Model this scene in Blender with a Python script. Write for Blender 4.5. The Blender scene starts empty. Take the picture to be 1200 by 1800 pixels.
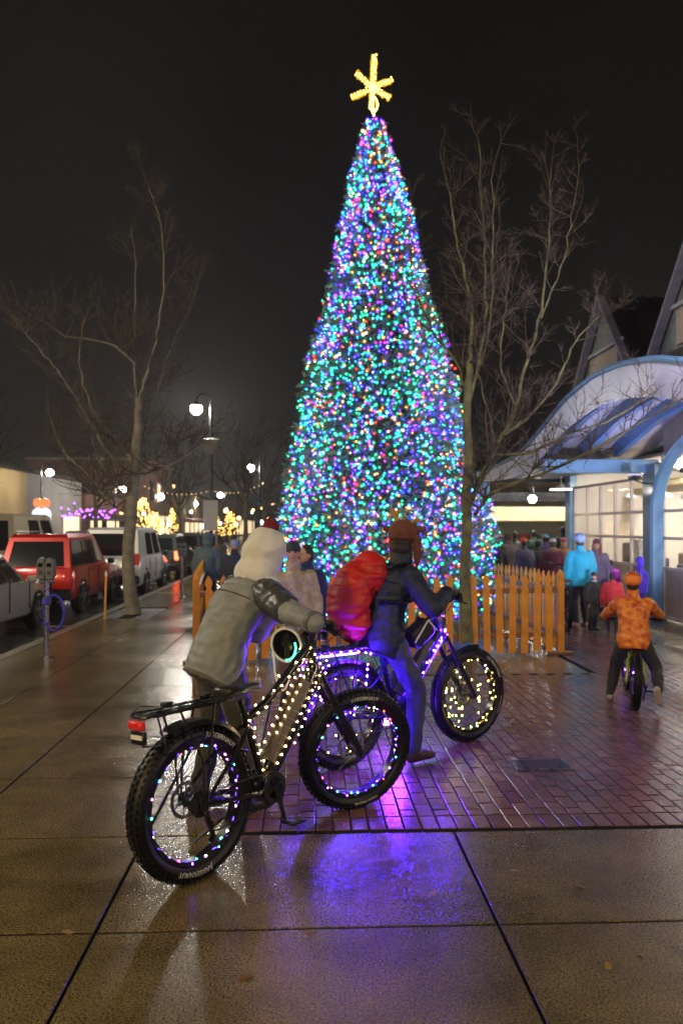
import bpy, bmesh, math, random
import numpy as np
from mathutils import Vector, Matrix, noise, Euler
random.seed(7); rng = random.Random(11)
PI = math.pi
sc = bpy.context.scene
col = sc.collection

# ------------------------------------------------------------------ camera
H, F, HY = 1.72, 1400.0, 925.0          # eye height (m), focal length and horizon row in photograph pixels
camd = bpy.data.cameras.new('camera'); cam = bpy.data.objects.new('camera', camd); col.objects.link(cam)
cam.location = (0, 0, H); cam.rotation_euler = (PI/2, 0, 0)
camd.sensor_fit = 'VERTICAL'; camd.sensor_height = 36; camd.sensor_width = 24; camd.lens = 28
camd.shift_y = 25/1800; camd.clip_start = 0.05; camd.clip_end = 2000
camd.dof.use_dof = True; camd.dof.focus_distance = 5.0; camd.dof.aperture_fstop = 2.2
sc.camera = cam
# ------------------------------------------------------------------ render / view
sc.render.engine = 'CYCLES'
sc.cycles.use_denoising = True
sc.cycles.sample_clamp_indirect = 6.0
sc.cycles.sample_clamp_direct = 0.0
sc.cycles.max_bounces = 6; sc.cycles.diffuse_bounces = 3; sc.cycles.glossy_bounces = 3
sc.cycles.transmission_bounces = 6; sc.cycles.transparent_max_bounces = 12; sc.cycles.volume_bounces = 0
sc.cycles.caustics_reflective = False; sc.cycles.caustics_refractive = False
sc.cycles.volume_step_rate = 4.0
sc.view_settings.view_transform = 'Standard'; sc.view_settings.look = 'None'
sc.view_settings.exposure = 0; sc.view_settings.gamma = 1
# ------------------------------------------------------------------ world: rainy night sky lit from below by the town
w = bpy.data.worlds.new('World'); sc.world = w; w.use_nodes = True
nt = w.node_tree; nt.nodes.clear()
out = nt.nodes.new('ShaderNodeOutputWorld'); bg = nt.nodes.new('ShaderNodeBackground')
tc = nt.nodes.new('ShaderNodeTexCoord'); sep = nt.nodes.new('ShaderNodeSeparateXYZ')
cr = nt.nodes.new('ShaderNodeValToRGB'); nz = nt.nodes.new('ShaderNodeTexNoise')
sky = nt.nodes.new('ShaderNodeTexSky'); sky.sky_type = 'NISHITA'; sky.sun_disc = False
sky.sun_elevation = math.radians(-8); sky.sun_rotation = math.radians(200)
mul = nt.nodes.new('ShaderNodeMix'); mul.data_type = 'RGBA'; mul.blend_type = 'MULTIPLY'; mul.inputs[0].default_value = 1
add = nt.nodes.new('ShaderNodeMix'); add.data_type = 'RGBA'; add.blend_type = 'ADD'; add.inputs[0].default_value = 0.10
nr = nt.nodes.new('ShaderNodeMapRange')
nt.links.new(tc.outputs['Generated'], sep.inputs[0]); nt.links.new(sep.outputs['Z'], cr.inputs[0])
e = cr.color_ramp.elements
e[0].position = 0.0; e[0].color = (.034, .027, .024, 1)
e[1].position = 0.6; e[1].color = (.0085, .0078, .0066, 1)
k = e.new(0.10); k.color = (.029, .024, .022, 1)
k = e.new(0.28); k.color = (.017, .0145, .0135, 1)
nz.inputs['Scale'].default_value = 2.2; nz.inputs['Detail'].default_value = 3
nt.links.new(tc.outputs['Generated'], nz.inputs['Vector'])
nt.links.new(nz.outputs[0], nr.inputs[0]); nr.inputs[1].default_value = .3; nr.inputs[2].default_value = .7
nr.inputs[3].default_value = .45; nr.inputs[4].default_value = 1.7
nt.links.new(cr.outputs[0], mul.inputs[6]); nt.links.new(nr.outputs[0], mul.inputs[7])
nt.links.new(mul.outputs[2], add.inputs[6]); nt.links.new(sky.outputs[0], add.inputs[7])
nt.links.new(add.outputs[2], bg.inputs[0]); bg.inputs[1].default_value = .52
nt.links.new(bg.outputs[0], out.inputs[0])

A0 = math.radians(2.4); CA, SA = math.cos(A0), math.sin(A0)
def S(u, v, z=0.0): return Vector((u*CA - v*SA, u*SA + v*CA, z))      # street frame -> world
def G(px, py, z=0.0):                                                   # photo pixel on the level z -> world
    d = F*(H - z)/(py - HY); return Vector(((px-600)/F*d, d, z))
def P(px, py, d): return Vector(((px-600)/F*d, d, H-(py-HY)/F*d))      # photo pixel at a distance -> world
def UV(p): return (p.x*CA + p.y*SA, -p.x*SA + p.y*CA)

# ------------------------------------------------------------------ street lamps outside the frame that light the foreground, and one added lamp
def point(loc, energy, colr, r=.25):
    l = bpy.data.lights.new('unseen_lamp', 'POINT'); l.energy = energy; l.color = colr; l.shadow_soft_size = r
    o = bpy.data.objects.new('unseen_lamp', l); o.location = loc; col.objects.link(o); return o
point((-5.2, -3.0, 5.6), 2100, (1, .72, .27), .3)
point((7.2, 1.2, 4.6), 900, (1, .80, .60), .15)
point((-1.0, -9.0, 6.5), 800, (1, .93, .86), .5)
point(tuple(S(-9.5, 9.0, 6.0)), 1700, (1, .88, .66), .25)  # unseen lamp added at left to brighten the parked cars and paving

# ------------------------------------------------------------------ materials
MATS = {}
def mat(name, base=(.5,.5,.5), rough=.6, metal=0.0, var=0.0, vscale=6.0, bump=0.0, bscale=40.0, emit=None, estr=0.0,
        coat=0.0, trans=0.0, rvar=0.0, alpha=1.0, island=0.0, sheen=0.0, spec=.5, base2=None, bdist=.01):
    if name in MATS: return MATS[name]
    m = bpy.data.materials.new(name); m.use_nodes = True; MATS[name] = m
    n = m.node_tree; b = n.nodes['Principled BSDF']; L = n.links
    b.inputs['Base Color'].default_value = (*base, 1); b.inputs['Roughness'].default_value = rough
    b.inputs['Metallic'].default_value = metal; b.inputs['Coat Weight'].default_value = coat
    b.inputs['Coat Roughness'].default_value = .08
    b.inputs['Transmission Weight'].default_value = trans; b.inputs['Alpha'].default_value = alpha
    b.inputs['Sheen Weight'].default_value = sheen; b.inputs['Specular IOR Level'].default_value = spec
    co = n.nodes.new('ShaderNodeTexCoord')
    if emit is not None:
        b.inputs['Emission Color'].default_value = (*emit, 1); b.inputs['Emission Strength'].default_value = estr
    if var > 0 or rvar > 0 or island > 0 or base2 is not None:
        t = n.nodes.new('ShaderNodeTexNoise'); t.inputs['Scale'].default_value = vscale; t.inputs['Detail'].default_value = 6
        L.new(co.outputs['Object'], t.inputs['Vector'])
        src = t.outputs[0]
        if island > 0:
            g = n.nodes.new('ShaderNodeNewGeometry'); mx = n.nodes.new('ShaderNodeMix')
            mx.inputs[0].default_value = island
            L.new(t.outputs[0], mx.inputs[2]); L.new(g.outputs['Random Per Island'], mx.inputs[3]); src = mx.outputs[0]
        r = n.nodes.new('ShaderNodeValToRGB'); L.new(src, r.inputs[0])
        r.color_ramp.elements[0].position = .3; r.color_ramp.elements[1].position = .72
        b2 = base2 or tuple(min(1, c*(1+var)) for c in base)
        r.color_ramp.elements[0].color = (*[c*(1-var) for c in base], 1); r.color_ramp.elements[1].color = (*b2, 1)
        L.new(r.outputs[0], b.inputs['Base Color'])
        if rvar > 0:
            q = n.nodes.new('ShaderNodeMapRange'); L.new(t.outputs[0], q.inputs[0])
            q.inputs[1].default_value = .3; q.inputs[2].default_value = .7
            q.inputs[3].default_value = max(.02, rough-rvar); q.inputs[4].default_value = min(1, rough+rvar)
            L.new(q.outputs[0], b.inputs['Roughness'])
    if bump > 0:
        t2 = n.nodes.new('ShaderNodeTexNoise'); t2.inputs['Scale'].default_value = bscale; t2.inputs['Detail'].default_value = 5
        L.new(co.outputs['Object'], t2.inputs['Vector'])
        bm = n.nodes.new('ShaderNodeBump'); bm.inputs['Strength'].default_value = bump; bm.inputs['Distance'].default_value = bdist
        L.new(t2.outputs[0], bm.inputs['Height']); L.new(bm.outputs[0], b.inputs['Normal'])
    return m
def wetmat(name, c1, c2, rlo, rhi, agg=.35, ascale=330., island=0.0, blotch=1.3):
    m = bpy.data.materials.new(name); m.use_nodes = True; MATS[name] = m
    n = m.node_tree; b = n.nodes['Principled BSDF']; L = n.links
    co = n.nodes.new('ShaderNodeTexCoord')
    big = n.nodes.new('ShaderNodeTexNoise'); big.inputs['Scale'].default_value = blotch; big.inputs['Detail'].default_value = 8; big.inputs['Roughness'].default_value = .62
    fine = n.nodes.new('ShaderNodeTexNoise'); fine.inputs['Scale'].default_value = ascale; fine.inputs['Detail'].default_value = 3
    med = n.nodes.new('ShaderNodeTexNoise'); med.inputs['Scale'].default_value = 22; med.inputs['Detail'].default_value = 6
    for t in (big, fine, med): L.new(co.outputs['Object'], t.inputs['Vector'])
    r = n.nodes.new('ShaderNodeValToRGB'); r.color_ramp.elements[0].position = .22; r.color_ramp.elements[1].position = .78
    r.color_ramp.elements[0].color = (*c1, 1); r.color_ramp.elements[1].color = (*c2, 1)
    src = big.outputs[0]
    if island > 0:
        g = n.nodes.new('ShaderNodeNewGeometry'); mx = n.nodes.new('ShaderNodeMix'); mx.inputs[0].default_value = island
        L.new(big.outputs[0], mx.inputs[2]); L.new(g.outputs['Random Per Island'], mx.inputs[3]); src = mx.outputs[0]
    L.new(src, r.inputs[0])
    sp = n.nodes.new('ShaderNodeMapRange'); L.new(fine.outputs[0], sp.inputs[0])
    sp.inputs[1].default_value = .35; sp.inputs[2].default_value = .7; sp.inputs[3].default_value = .25; sp.inputs[4].default_value = 2.1
    mm = n.nodes.new('ShaderNodeMix'); mm.data_type = 'RGBA'; mm.blend_type = 'MULTIPLY'; mm.inputs[0].default_value = 1
    L.new(r.outputs[0], mm.inputs[6]); L.new(sp.outputs[0], mm.inputs[7]); L.new(mm.outputs[2], b.inputs['Base Color'])
    st = n.nodes.new('ShaderNodeTexNoise'); st.inputs['Scale'].default_value = .55; st.inputs['Detail'].default_value = 10; st.inputs['Roughness'].default_value = .7; L.new(co.outputs['Object'], st.inputs['Vector'])
    sm_ = n.nodes.new('ShaderNodeMapRange'); L.new(st.outputs[0], sm_.inputs[0]); sm_.inputs[1].default_value = .36; sm_.inputs[2].default_value = .62; sm_.inputs[3].default_value = .55; sm_.inputs[4].default_value = 1.35
    m3 = n.nodes.new('ShaderNodeMix'); m3.data_type = 'RGBA'; m3.blend_type = 'MULTIPLY'; m3.inputs[0].default_value = 1
    L.new(mm.outputs[2], m3.inputs[6]); L.new(sm_.outputs[0], m3.inputs[7]); L.new(m3.outputs[2], b.inputs['Base Color'])
    q = n.nodes.new('ShaderNodeMapRange'); L.new(st.outputs[0], q.inputs[0])
    q.inputs[1].default_value = .30; q.inputs[2].default_value = .70; q.inputs[3].default_value = rlo; q.inputs[4].default_value = rhi
    L.new(q.outputs[0], b.inputs['Roughness'])
    b.inputs['Specular IOR Level'].default_value = .5
    b1 = n.nodes.new('ShaderNodeBump'); b1.inputs['Strength'].default_value = agg; b1.inputs['Distance'].default_value = .0016
    b2 = n.nodes.new('ShaderNodeBump'); b2.inputs['Strength'].default_value = .22; b2.inputs['Distance'].default_value = .006
    L.new(fine.outputs[0], b1.inputs['Height']); L.new(med.outputs[0], b2.inputs['Height'])
    L.new(b1.outputs[0], b2.inputs['Normal']); L.new(b2.outputs[0], b.inputs['Normal'])
    return m
def emis(name, c, s, base=(.2,.2,.2)):
    return mat(name, base, .4, emit=c, estr=s)

M_conc = wetmat('wet_concrete', (.070,.053,.022), (.155,.122,.058), .09, .32, 1.0, 115)
M_brick = wetmat('wet_brick', (.10,.050,.042), (.17,.085,.070), .10, .30, .6, 160, island=.4)
M_asph = wetmat('wet_asphalt', (.018,.017,.016), (.04,.038,.035), .12, .35, .8, 200)
M_joint = mat('joint_grit', (.012,.011,.01), .5, var=.4, bump=.5, bscale=90)
M_tyre = mat('tyre_rubber', (.006,.006,.007), .45, var=.2, bump=.25, bscale=120, spec=.3)
M_black = mat('black_metal', (.014,.014,.015), .30, metal=.3, rvar=.08, vscale=20)
M_gloss = mat('black_paint', (.012,.012,.014), .18, coat=.6)
M_steel = mat('brushed_steel', (.45,.45,.46), .3, metal=1, rvar=.1, vscale=30)
M_dsteel = mat('dark_steel', (.10,.10,.11), .38, metal=.9, rvar=.1, vscale=30)
M_white = mat('white_paint', (.72,.72,.74), .4, var=.06)
M_glass = mat('dark_glass', (.01,.012,.012), .05, spec=.9, coat=1)
M_chrome = mat('chrome', (.7,.7,.7), .12, metal=1)

# ------------------------------------------------------------------ mesh helpers
def rotz(a): return Matrix.Rotation(a, 3, 'Z')
def frame_to(d, up=Vector((0,0,1))):
    """3x3 with columns (x=d, y, z)"""
    d = Vector(d).normalized()
    if abs(d.dot(up)) > .98: up = Vector((1,0,0))
    y = up.cross(d).normalized(); z = d.cross(y)
    return Matrix((d, y, z)).transposed()
class MB:
    def __init__(s): s.v = []; s.f = []; s.m = []
    def add(s, vs, fs, mi=0):
        o = len(s.v); s.v += [tuple(p) for p in vs]
        for f in fs: s.f.append([i+o for i in f]); s.m.append(mi)
        return s
    def box(s, c, d, R=None, mi=0, bev=0):
        c = Vector(c); R = R or Matrix.Identity(3); hx, hy, hz = d[0]/2, d[1]/2, d[2]/2
        if bev > 0:
            b = min(bev, hx*.9, hy*.9, hz*.9); vs = []; fs = []
            pts = []
            for sx in (-1,1):
                for sy in (-1,1):
                    for sz in (-1,1):
                        pts.append(((sx*(hx-b), sy*(hy-b), sz*hz), (sx*(hx-b), sy*hy, sz*(hz-b)), (sx*hx, sy*(hy-b), sz*(hz-b))))
            idx = lambda i, k: i*3+k
            for t in pts: vs += [c + R@Vector(p) for p in t]
            I = lambda x, y, z: x*4+y*2+z
            fs += [[idx(I(0,0,1),0), idx(I(1,0,1),0), idx(I(1,1,1),0), idx(I(0,1,1),0)], [idx(I(0,1,0),0), idx(I(1,1,0),0), idx(I(1,0,0),0), idx(I(0,0,0),0)],
                   [idx(I(0,0,0),1), idx(I(1,0,0),1), idx(I(1,0,1),1), idx(I(0,0,1),1)], [idx(I(1,1,0),1), idx(I(0,1,0),1), idx(I(0,1,1),1), idx(I(1,1,1),1)],
                   [idx(I(1,0,0),2), idx(I(1,1,0),2), idx(I(1,1,1),2), idx(I(1,0,1),2)], [idx(I(0,1,0),2), idx(I(0,0,0),2), idx(I(0,0,1),2), idx(I(0,1,1),2)]]
            for x in (0,1):
                for y in (0,1): fs.append([idx(I(x,y,0),1), idx(I(x,y,0),2), idx(I(x,y,1),2), idx(I(x,y,1),1)])
                for z in (0,1): fs.append([idx(I(x,0,z),0), idx(I(x,0,z),2), idx(I(x,1,z),2), idx(I(x,1,z),0)])
            for y in (0,1):
                for z in (0,1): fs.append([idx(I(0,y,z),0), idx(I(0,y,z),1), idx(I(1,y,z),1), idx(I(1,y,z),0)])
            for i in range(8): fs.append([i*3, i*3+1, i*3+2])
            return s.add(vs, fs, mi)
        vs = [c + R@Vector((x*hx, y*hy, z*hz)) for x in (-1,1) for y in (-1,1) for z in (-1,1)]
        return s.add(vs, [[0,1,3,2],[4,6,7,5],[0,4,5,1],[2,3,7,6],[0,2,6,4],[1,5,7,3]], mi)
    def beam(s, a, b, wd, ht, mi=0, up=Vector((0,0,1)), bev=0):
        a = Vector(a); b = Vector(b); R = frame_to(b-a, up)
        return s.box((a+b)/2, ((b-a).length, wd, ht), R, mi, bev)
    def tube(s, pts, rad, n=8, mi=0, cap=True, sq=None):
        pts = [Vector(p) for p in pts]
        if not hasattr(rad, '__len__'): rad = [rad]*len(pts)
        rings = []; prev = None
        for i, p in enumerate(pts):
            a = pts[max(0,i-1)]; b = pts[min(len(pts)-1,i+1)]; t = (b-a)
            t = t.normalized() if t.length > 1e-9 else Vector((0,0,1))
            if prev is None:
                up = Vector((0,0,1)) if abs(t.z) < .95 else Vector((1,0,0))
                x = up.cross(t).normalized()
            else:
                x = prev - t*prev.dot(t)
                x = x.normalized() if x.length > 1e-6 else Vector((1,0,0))
            prev = x; y = t.cross(x)
            rings.append([p + (x*math.cos(2*PI*k/n)*(sq or 1) + y*math.sin(2*PI*k/n))*rad[i] for k in range(n)])
        vs = [q for r in rings for q in r]; fs = []
        for i in range(len(pts)-1):
            for k in range(n): fs.append([i*n+k, i*n+(k+1)%n, (i+1)*n+(k+1)%n, (i+1)*n+k])
        if cap: fs.append(list(range(n))[::-1]); fs.append([(len(pts)-1)*n+k for k in range(n)])
        return s.add(vs, fs, mi)
    def cap(s, a, ra, b, rb, n=10, mi=0):           # tapered capsule
        a = Vector(a); b = Vector(b); d = (b-a); L = d.length or 1e-6; d = d/L
        pts = []; rr = []
        for t in (-1,-.7,-.3,0): pts.append(a+d*ra*t); rr.append(ra*math.sqrt(max(0,1-t*t))+1e-4)
        for t in (0,.3,.7,1): pts.append(b+d*rb*t); rr.append(rb*math.sqrt(max(0,1-t*t))+1e-4)
        return s.tube(pts, rr, n, mi)
    def ell(s, c, r, R=None, nu=16, nv=10, mi=0, zmin=-1.0):
        c = Vector(c); R = R or Matrix.Identity(3)
        if not hasattr(r, '__len__'): r = (r,r,r)
        vs = []; fs = []
        t0 = math.acos(-zmin) if zmin > -1 else 0
        for j in range(nv+1):
            ph = t0 + (PI-t0)*j/nv
            for i in range(nu):
                th = 2*PI*i/nu
                vs.append(c + R@Vector((r[0]*math.sin(ph)*math.cos(th), r[1]*math.sin(ph)*math.sin(th), -r[2]*math.cos(ph))))
        for j in range(nv):
            for i in range(nu): fs.append([j*nu+i, j*nu+(i+1)%nu, (j+1)*nu+(i+1)%nu, (j+1)*nu+i])
        return s.add(vs, fs, mi)
    def loft(s, rings, mi=0, cap=True, close=True):
        n = len(rings[0]); vs = [p for r in rings for p in r]; fs = []
        for i in range(len(rings)-1):
            for k in range(n if close else n-1): fs.append([i*n+k, i*n+(k+1)%n, (i+1)*n+(k+1)%n, (i+1)*n+k])
        if cap: fs.append(list(range(n))[::-1]); fs.append([(len(rings)-1)*n+k for k in range(n)])
        return s.add(vs, fs, mi)
    def prism(s, poly, ext, mi=0):                  # poly: 3D points, ext: vector
        n = len(poly); ext = Vector(ext); vs = [Vector(p) for p in poly] + [Vector(p)+ext for p in poly]
        fs = [list(range(n))[::-1], list(range(n,2*n))] + [[k,(k+1)%n,n+(k+1)%n,n+k] for k in range(n)]
        return s.add(vs, fs, mi)
    def quad(s, a, b, c, d, mi=0): return s.add([a,b,c,d], [[0,1,2,3]], mi)
    def ico(s, c, r, mi=0):
        t = (1+5**.5)/2; q = r/math.sqrt(1+t*t)
        vs = [Vector(p)*q+Vector(c) for p in ((-1,t,0),(1,t,0),(-1,-t,0),(1,-t,0),(0,-1,t),(0,1,t),(0,-1,-t),(0,1,-t),(t,0,-1),(t,0,1),(-t,0,-1),(-t,0,1))]
        fs = [(0,11,5),(0,5,1),(0,1,7),(0,7,10),(0,10,11),(1,5,9),(5,11,4),(11,10,2),(10,7,6),(7,1,8),(3,9,4),(3,4,2),(3,2,6),(3,6,8),(3,8,9),(4,9,5),(2,4,11),(6,2,10),(8,6,7),(9,8,1)]
        return s.add(vs, [list(f) for f in fs], mi)
    def xf(s, M):
        s.v = [tuple(M@Vector(p)) for p in s.v]; return s
    def mesh(s, name, mats, smooth=True, ang=40):
        me = bpy.data.meshes.new(name); me.from_pydata(s.v, [], s.f)
        for m in (mats if isinstance(mats, (list,tuple)) else [mats]): me.materials.append(m)
        if any(s.m): me.polygons.foreach_set('material_index', s.m)
        bm = bmesh.new(); bm.from_mesh(me); bmesh.ops.recalc_face_normals(bm, faces=bm.faces); bm.to_mesh(me); bm.free()
        if smooth:
            me.polygons.foreach_set('use_smooth', [True]*len(me.polygons)); me.set_sharp_from_angle(angle=math.radians(ang))
        me.update(); return me
    def build(s, name, mats, parent=None, loc=None, smooth=True, ang=40, M=None):
        o = bpy.data.objects.new(name, s.mesh(name, mats, smooth, ang)); col.objects.link(o)
        if parent is not None: o.parent = parent
        if loc is not None: o.location = loc
        if M is not None: o.matrix_local = M
        return o
def tag(o, label=None, cat=None, group=None, kind=None):
    if label: o['label'] = label
    if cat: o['category'] = cat
    if group: o['group'] = group
    if kind: o['kind'] = kind
    return o
def thing(name, label, cat, loc=(0,0,0), rz=0, group=None):
    o = bpy.data.objects.new(name, None); col.objects.link(o); o.location = loc; o.rotation_euler = (0,0,rz); o.empty_display_size = .1
    return tag(o, label, cat, group)
def struct(mb, name, mats, label=None, **k):
    o = mb.build(name, mats, **k); o['kind'] = 'structure'
    return tag(o, label)
def copy_tree(o, parent=None):
    c = o.copy(); col.objects.link(c); c.parent = parent
    for ch in list(o.children): copy_tree(ch, c)
    return c
def remesh(mb, name, mats, voxel=.012, smooth=4, wr=0, wf=12, ws=(1,1,1), parent=None, keepmat=None, seed=0, clip=None):
    """fuse overlapping closed shapes to one continuous surface, smooth it and add cloth wrinkles"""
    me = mb.mesh('tmp', mats, False); o = bpy.data.objects.new('tmp', me); col.objects.link(o)
    r = o.modifiers.new('r', 'REMESH'); r.mode = 'VOXEL'; r.voxel_size = voxel
    if smooth: q = o.modifiers.new('s', 'SMOOTH'); q.iterations = smooth; q.factor = .5
    dg = bpy.context.evaluated_depsgraph_get(); dg.update()
    m2 = bpy.data.meshes.new_from_object(o.evaluated_get(dg)); bpy.data.objects.remove(o); bpy.data.meshes.remove(me)
    m2.name = name
    if wr > 0:
        n = len(m2.vertices); off = Vector((seed*3.1, seed*1.7, seed))
        for v in m2.vertices:
            p = Vector((v.co.x*ws[0], v.co.y*ws[1], v.co.z*ws[2]))*wf + off
            a = 1-abs(noise.noise(p))*2.2; b = noise.noise(p*2.3)
            v.co = v.co + v.normal*(wr*(a*.8+b*.5-.4))
    if clip:
        bm = bmesh.new(); bm.from_mesh(m2)
        for (pc, pn) in clip:
            bmesh.ops.bisect_plane(bm, geom=bm.verts[:]+bm.edges[:]+bm.faces[:], plane_co=pc, plane_no=pn, clear_outer=True)
        bm.to_mesh(m2); bm.free()
    m2.polygons.foreach_set('use_smooth', [True]*len(m2.polygons))
    m2.materials.clear()
    for m in (mats if isinstance(mats, (list,tuple)) else [mats]): m2.materials.append(m)
    ob = bpy.data.objects.new(name, m2); col.objects.link(ob)
    if parent is not None: ob.parent = parent
    return ob
def text_mesh(body, size, mi_mat, extrude=0.0006):
    cu = bpy.data.curves.new('t', 'FONT'); cu.body = body; cu.size = size; cu.align_x = 'CENTER'; cu.extrude = extrude; cu.resolution_u = 2
    o = bpy.data.objects.new('t', cu); col.objects.link(o)
    dg = bpy.context.evaluated_depsgraph_get(); dg.update()
    me = bpy.data.meshes.new_from_object(o.evaluated_get(dg)); bpy.data.objects.remove(o)
    mb = MB(); mb.add([v.co.copy() for v in me.vertices], [list(p.vertices) for p in me.polygons]); bpy.data.meshes.remove(me)
    return mb
#@@GROUND
# ================================================================== GROUND
g = MB(); g.quad(*[Vector(p) for p in ((-400,-60,-.20),(400,-60,-.20),(400,700,-.20),(-400,700,-.20))])
struct(g, 'ground', M_joint, 'dark bed beneath street and pavement')
def slab(mb, u0, u1, v0, v1, top=0.0, depth=.03, ch=.007, gap=.006, tilt=0.0, mi=0, gv=None):
    gv = gv or gap; u0 += gap; u1 -= gap; v0 += gv; v1 -= gv
    cx, cy = (u0+u1)/2, (v0+v1)/2; tx, ty = rng.uniform(-tilt, tilt), rng.uniform(-tilt, tilt)
    Z = lambda u, v: top + (u-cx)*tx + (v-cy)*ty
    o = [(u0,v0),(u1,v0),(u1,v1),(u0,v1)]; i = [(u0+ch,v0+ch),(u1-ch,v0+ch),(u1-ch,v1-ch),(u0+ch,v1-ch)]
    vs = [S(u,v,top-depth) for u,v in o] + [S(u,v,Z(u,v)-ch*.8) for u,v in o] + [S(u,v,Z(u,v)) for u,v in i]
    fs = [[8,9,10,11]]; o_ = len(mb.v); sd = []
    for k in range(4):
        j = (k+1)%4; sd.append([k+o_,j+o_,4+j+o_,4+k+o_]); fs.append([4+k,4+j,8+j,8+k])
    mb.add(vs, fs, mi); mb.f += sd; mb.m += [1]*4
us = [-3.92, -2.95, -1.98, -.90, .82, 2.5, 4.2, 5.9, 7.6]
vs_ = [3.41+1.05*k for k in range(-7, 60)]
BU0, BU1, BV0 = -.36, 4.50, 4.50
sw = MB()
for i in range(len(us)-1):
    for j in range(len(vs_)-1):
        u0, u1, v0, v1 = us[i], us[i+1], vs_[j], vs_[j+1]
        if v0 >= 4.4 and v0 < 24:
            if u0 >= BU0 and u1 <= BU1: continue
            if u1 > BU0 and u0 < BU0: u1 = BU0
            if u0 < BU1 and u1 > BU1: u0 = BU1
        if u0 > -3.9 and u1 < -2.9 and 14.6 < (v0+v1)/2 < 16.6: continue      # tree pit
        if i == 0 and 14.6 < (v0+v1)/2 < 16.6: continue
        slab(sw, u0, u1, v0, v1, gap=.0075 if v0 < 6 else .007, tilt=.0012, ch=.004)
struct(sw, 'sidewalk', [M_conc, M_joint], 'wet tan concrete slabs with dark joints', smooth=False)
bed = MB(); bed.prism([S(-3.9,-4,-.045),S(7.6,-4,-.045),S(7.6,66,-.045),S(-3.9,66,-.045)], (0,0,.018))
struct(bed, 'paving_bed', M_joint, 'dark grit in the joints under the slabs')
bk = MB(); ud = .101; vd = .205
nu = int((BU1-BU0)/ud)
PU0, PU1, PV0 = -.36, 3.3, 9.1     # smooth concrete apron round the fenced tree
for i in range(nu):
    u0 = BU0+i*ud; off = (i%2)*.5*vd
    slab(bk, u0, u0+ud, BV0, BV0+vd, gap=.0036, gv=.0065, ch=.004, tilt=.006)
    v = BV0+vd-off if off else BV0+vd
    if off: slab(bk, u0, u0+ud, BV0+vd, BV0+vd+off, gap=.0036, gv=.0065, ch=.004, tilt=.006); v = BV0+vd+off
    while v < 22:
        if not (PU0 <= u0 < PU1 and v > PV0):
            slab(bk, u0, u0+ud, v, v+vd, gap=.0036, gv=.0065, ch=.004, tilt=.012)
        v += vd
struct(bk, 'brick_paving', [M_brick, M_joint], 'wet reddish brick paving laid in running bond', smooth=False)
ap = MB()
for i in range(3):
    for j in range(8):
        slab(ap, PU0+i*(PU1-PU0)/3, PU0+(i+1)*(PU1-PU0)/3, PV0+.1+j*1.6, PV0+.1+(j+1)*1.6, gap=.006, tilt=.001)
struct(ap, 'tree_apron', [M_conc, M_joint], 'smooth wet concrete under the fenced tree', smooth=False)
# kerb and road
kb = MB(); kb.prism([S(-4.10,-4,-.14),S(-3.93,-4,-.14),S(-3.93,140,-.14),S(-4.10,140,-.14)], (0,0,.142))
struct(kb, 'kerb', mat('kerb_concrete', (.20,.18,.14), .3, var=.25, vscale=3, bump=.2, bscale=60), 'wet concrete kerb')
rd = MB(); rd.quad(S(-24,-5,-.15), S(-4.10,-5,-.15), S(-4.10,200,-.15), S(-24,200,-.15)); struct(rd, 'road', M_asph, 'wet dark asphalt street')
pl = MB(); pl.quad(S(-40,20,-.14), S(-18.5,20,-.14), S(-18.5,200,-.14), S(-40,200,-.14)); struct(pl, 'far_pavement', M_conc, 'pavement along the shops across the street')
pz = MB(); pz.quad(S(7.6,-5,-.004), S(60,-5,-.004), S(60,200,-.004), S(7.6,200,-.004)); struct(pz, 'market_ground', M_conc, 'wet ground under the market hall')
pf = MB(); pf.quad(S(-4.0,66,-.004), S(7.6,66,-.004), S(7.6,200,-.004), S(-4.0,200,-.004)); struct(pf, 'plaza', M_conc, 'far pavement beyond the tree')
soil = MB(); soil.prism([S(-3.9,14.55,-.03),S(-2.97,14.55,-.03),S(-2.97,16.55,-.03),S(-3.9,16.55,-.03)], (0,0,.02))
struct(soil, 'tree_pit', mat('wet_soil', (.02,.016,.012), .6, var=.4, bump=1, bscale=30, bdist=.03), 'dark soil round the street tree')
ln = MB()
for k in range(9): ln.prism([S(-4.5-1.2,9.4+k*5.6,-.146),S(-4.15,9.4+k*5.6,-.146),S(-4.15,9.5+k*5.6,-.146),S(-4.5-1.2,9.5+k*5.6,-.146)], (0,0,.003))
struct(ln, 'road_markings', mat('road_paint', (.55,.55,.5), .4, var=.2), 'worn white parking bay lines')
# utility cover
uc = thing('utility_cover', 'small dark rectangular metal utility cover set in the wet bricks', 'cover', G(950,1345), A0)
c = MB(); c.box((0,0,.0045), (.36,.22,.009), bev=.004); c.build('lid', M_dsteel, uc)
for sx in (-1,1):
    c = MB(); c.box((sx*.12,0,.0105), (.03,.16,.003)); c.build('lifting_slot', M_black, uc)
c = MB(); c.box((0,.118,.004), (.40,.014,.010)); c.box((0,-.118,.004), (.40,.014,.010)); c.box((.19,0,.004), (.014,.222,.010)); c.box((-.19,0,.004), (.014,.222,.010)); c.build('frame', M_steel, uc)
# hills
hm = MB(); N = 60; rr = []
for i in range(N+1):
    x = -300+i*10.0; h = 20+14*noise.noise(Vector((x*.012,3,0)))+5*noise.noise(Vector((x*.05,7,0)))
    rr.append((x,h))
hm.loft([[Vector((x,240,-.2)) for x,h in rr], [Vector((x,290,h*.55)) for x,h in rr], [Vector((x,380,h)) for x,h in rr]], cap=False, close=False)
struct(hm, 'hills', mat('hill_dark', (.02,.022,.02), .9, var=.4, vscale=.05), 'dark hillside beyond the town')

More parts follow.
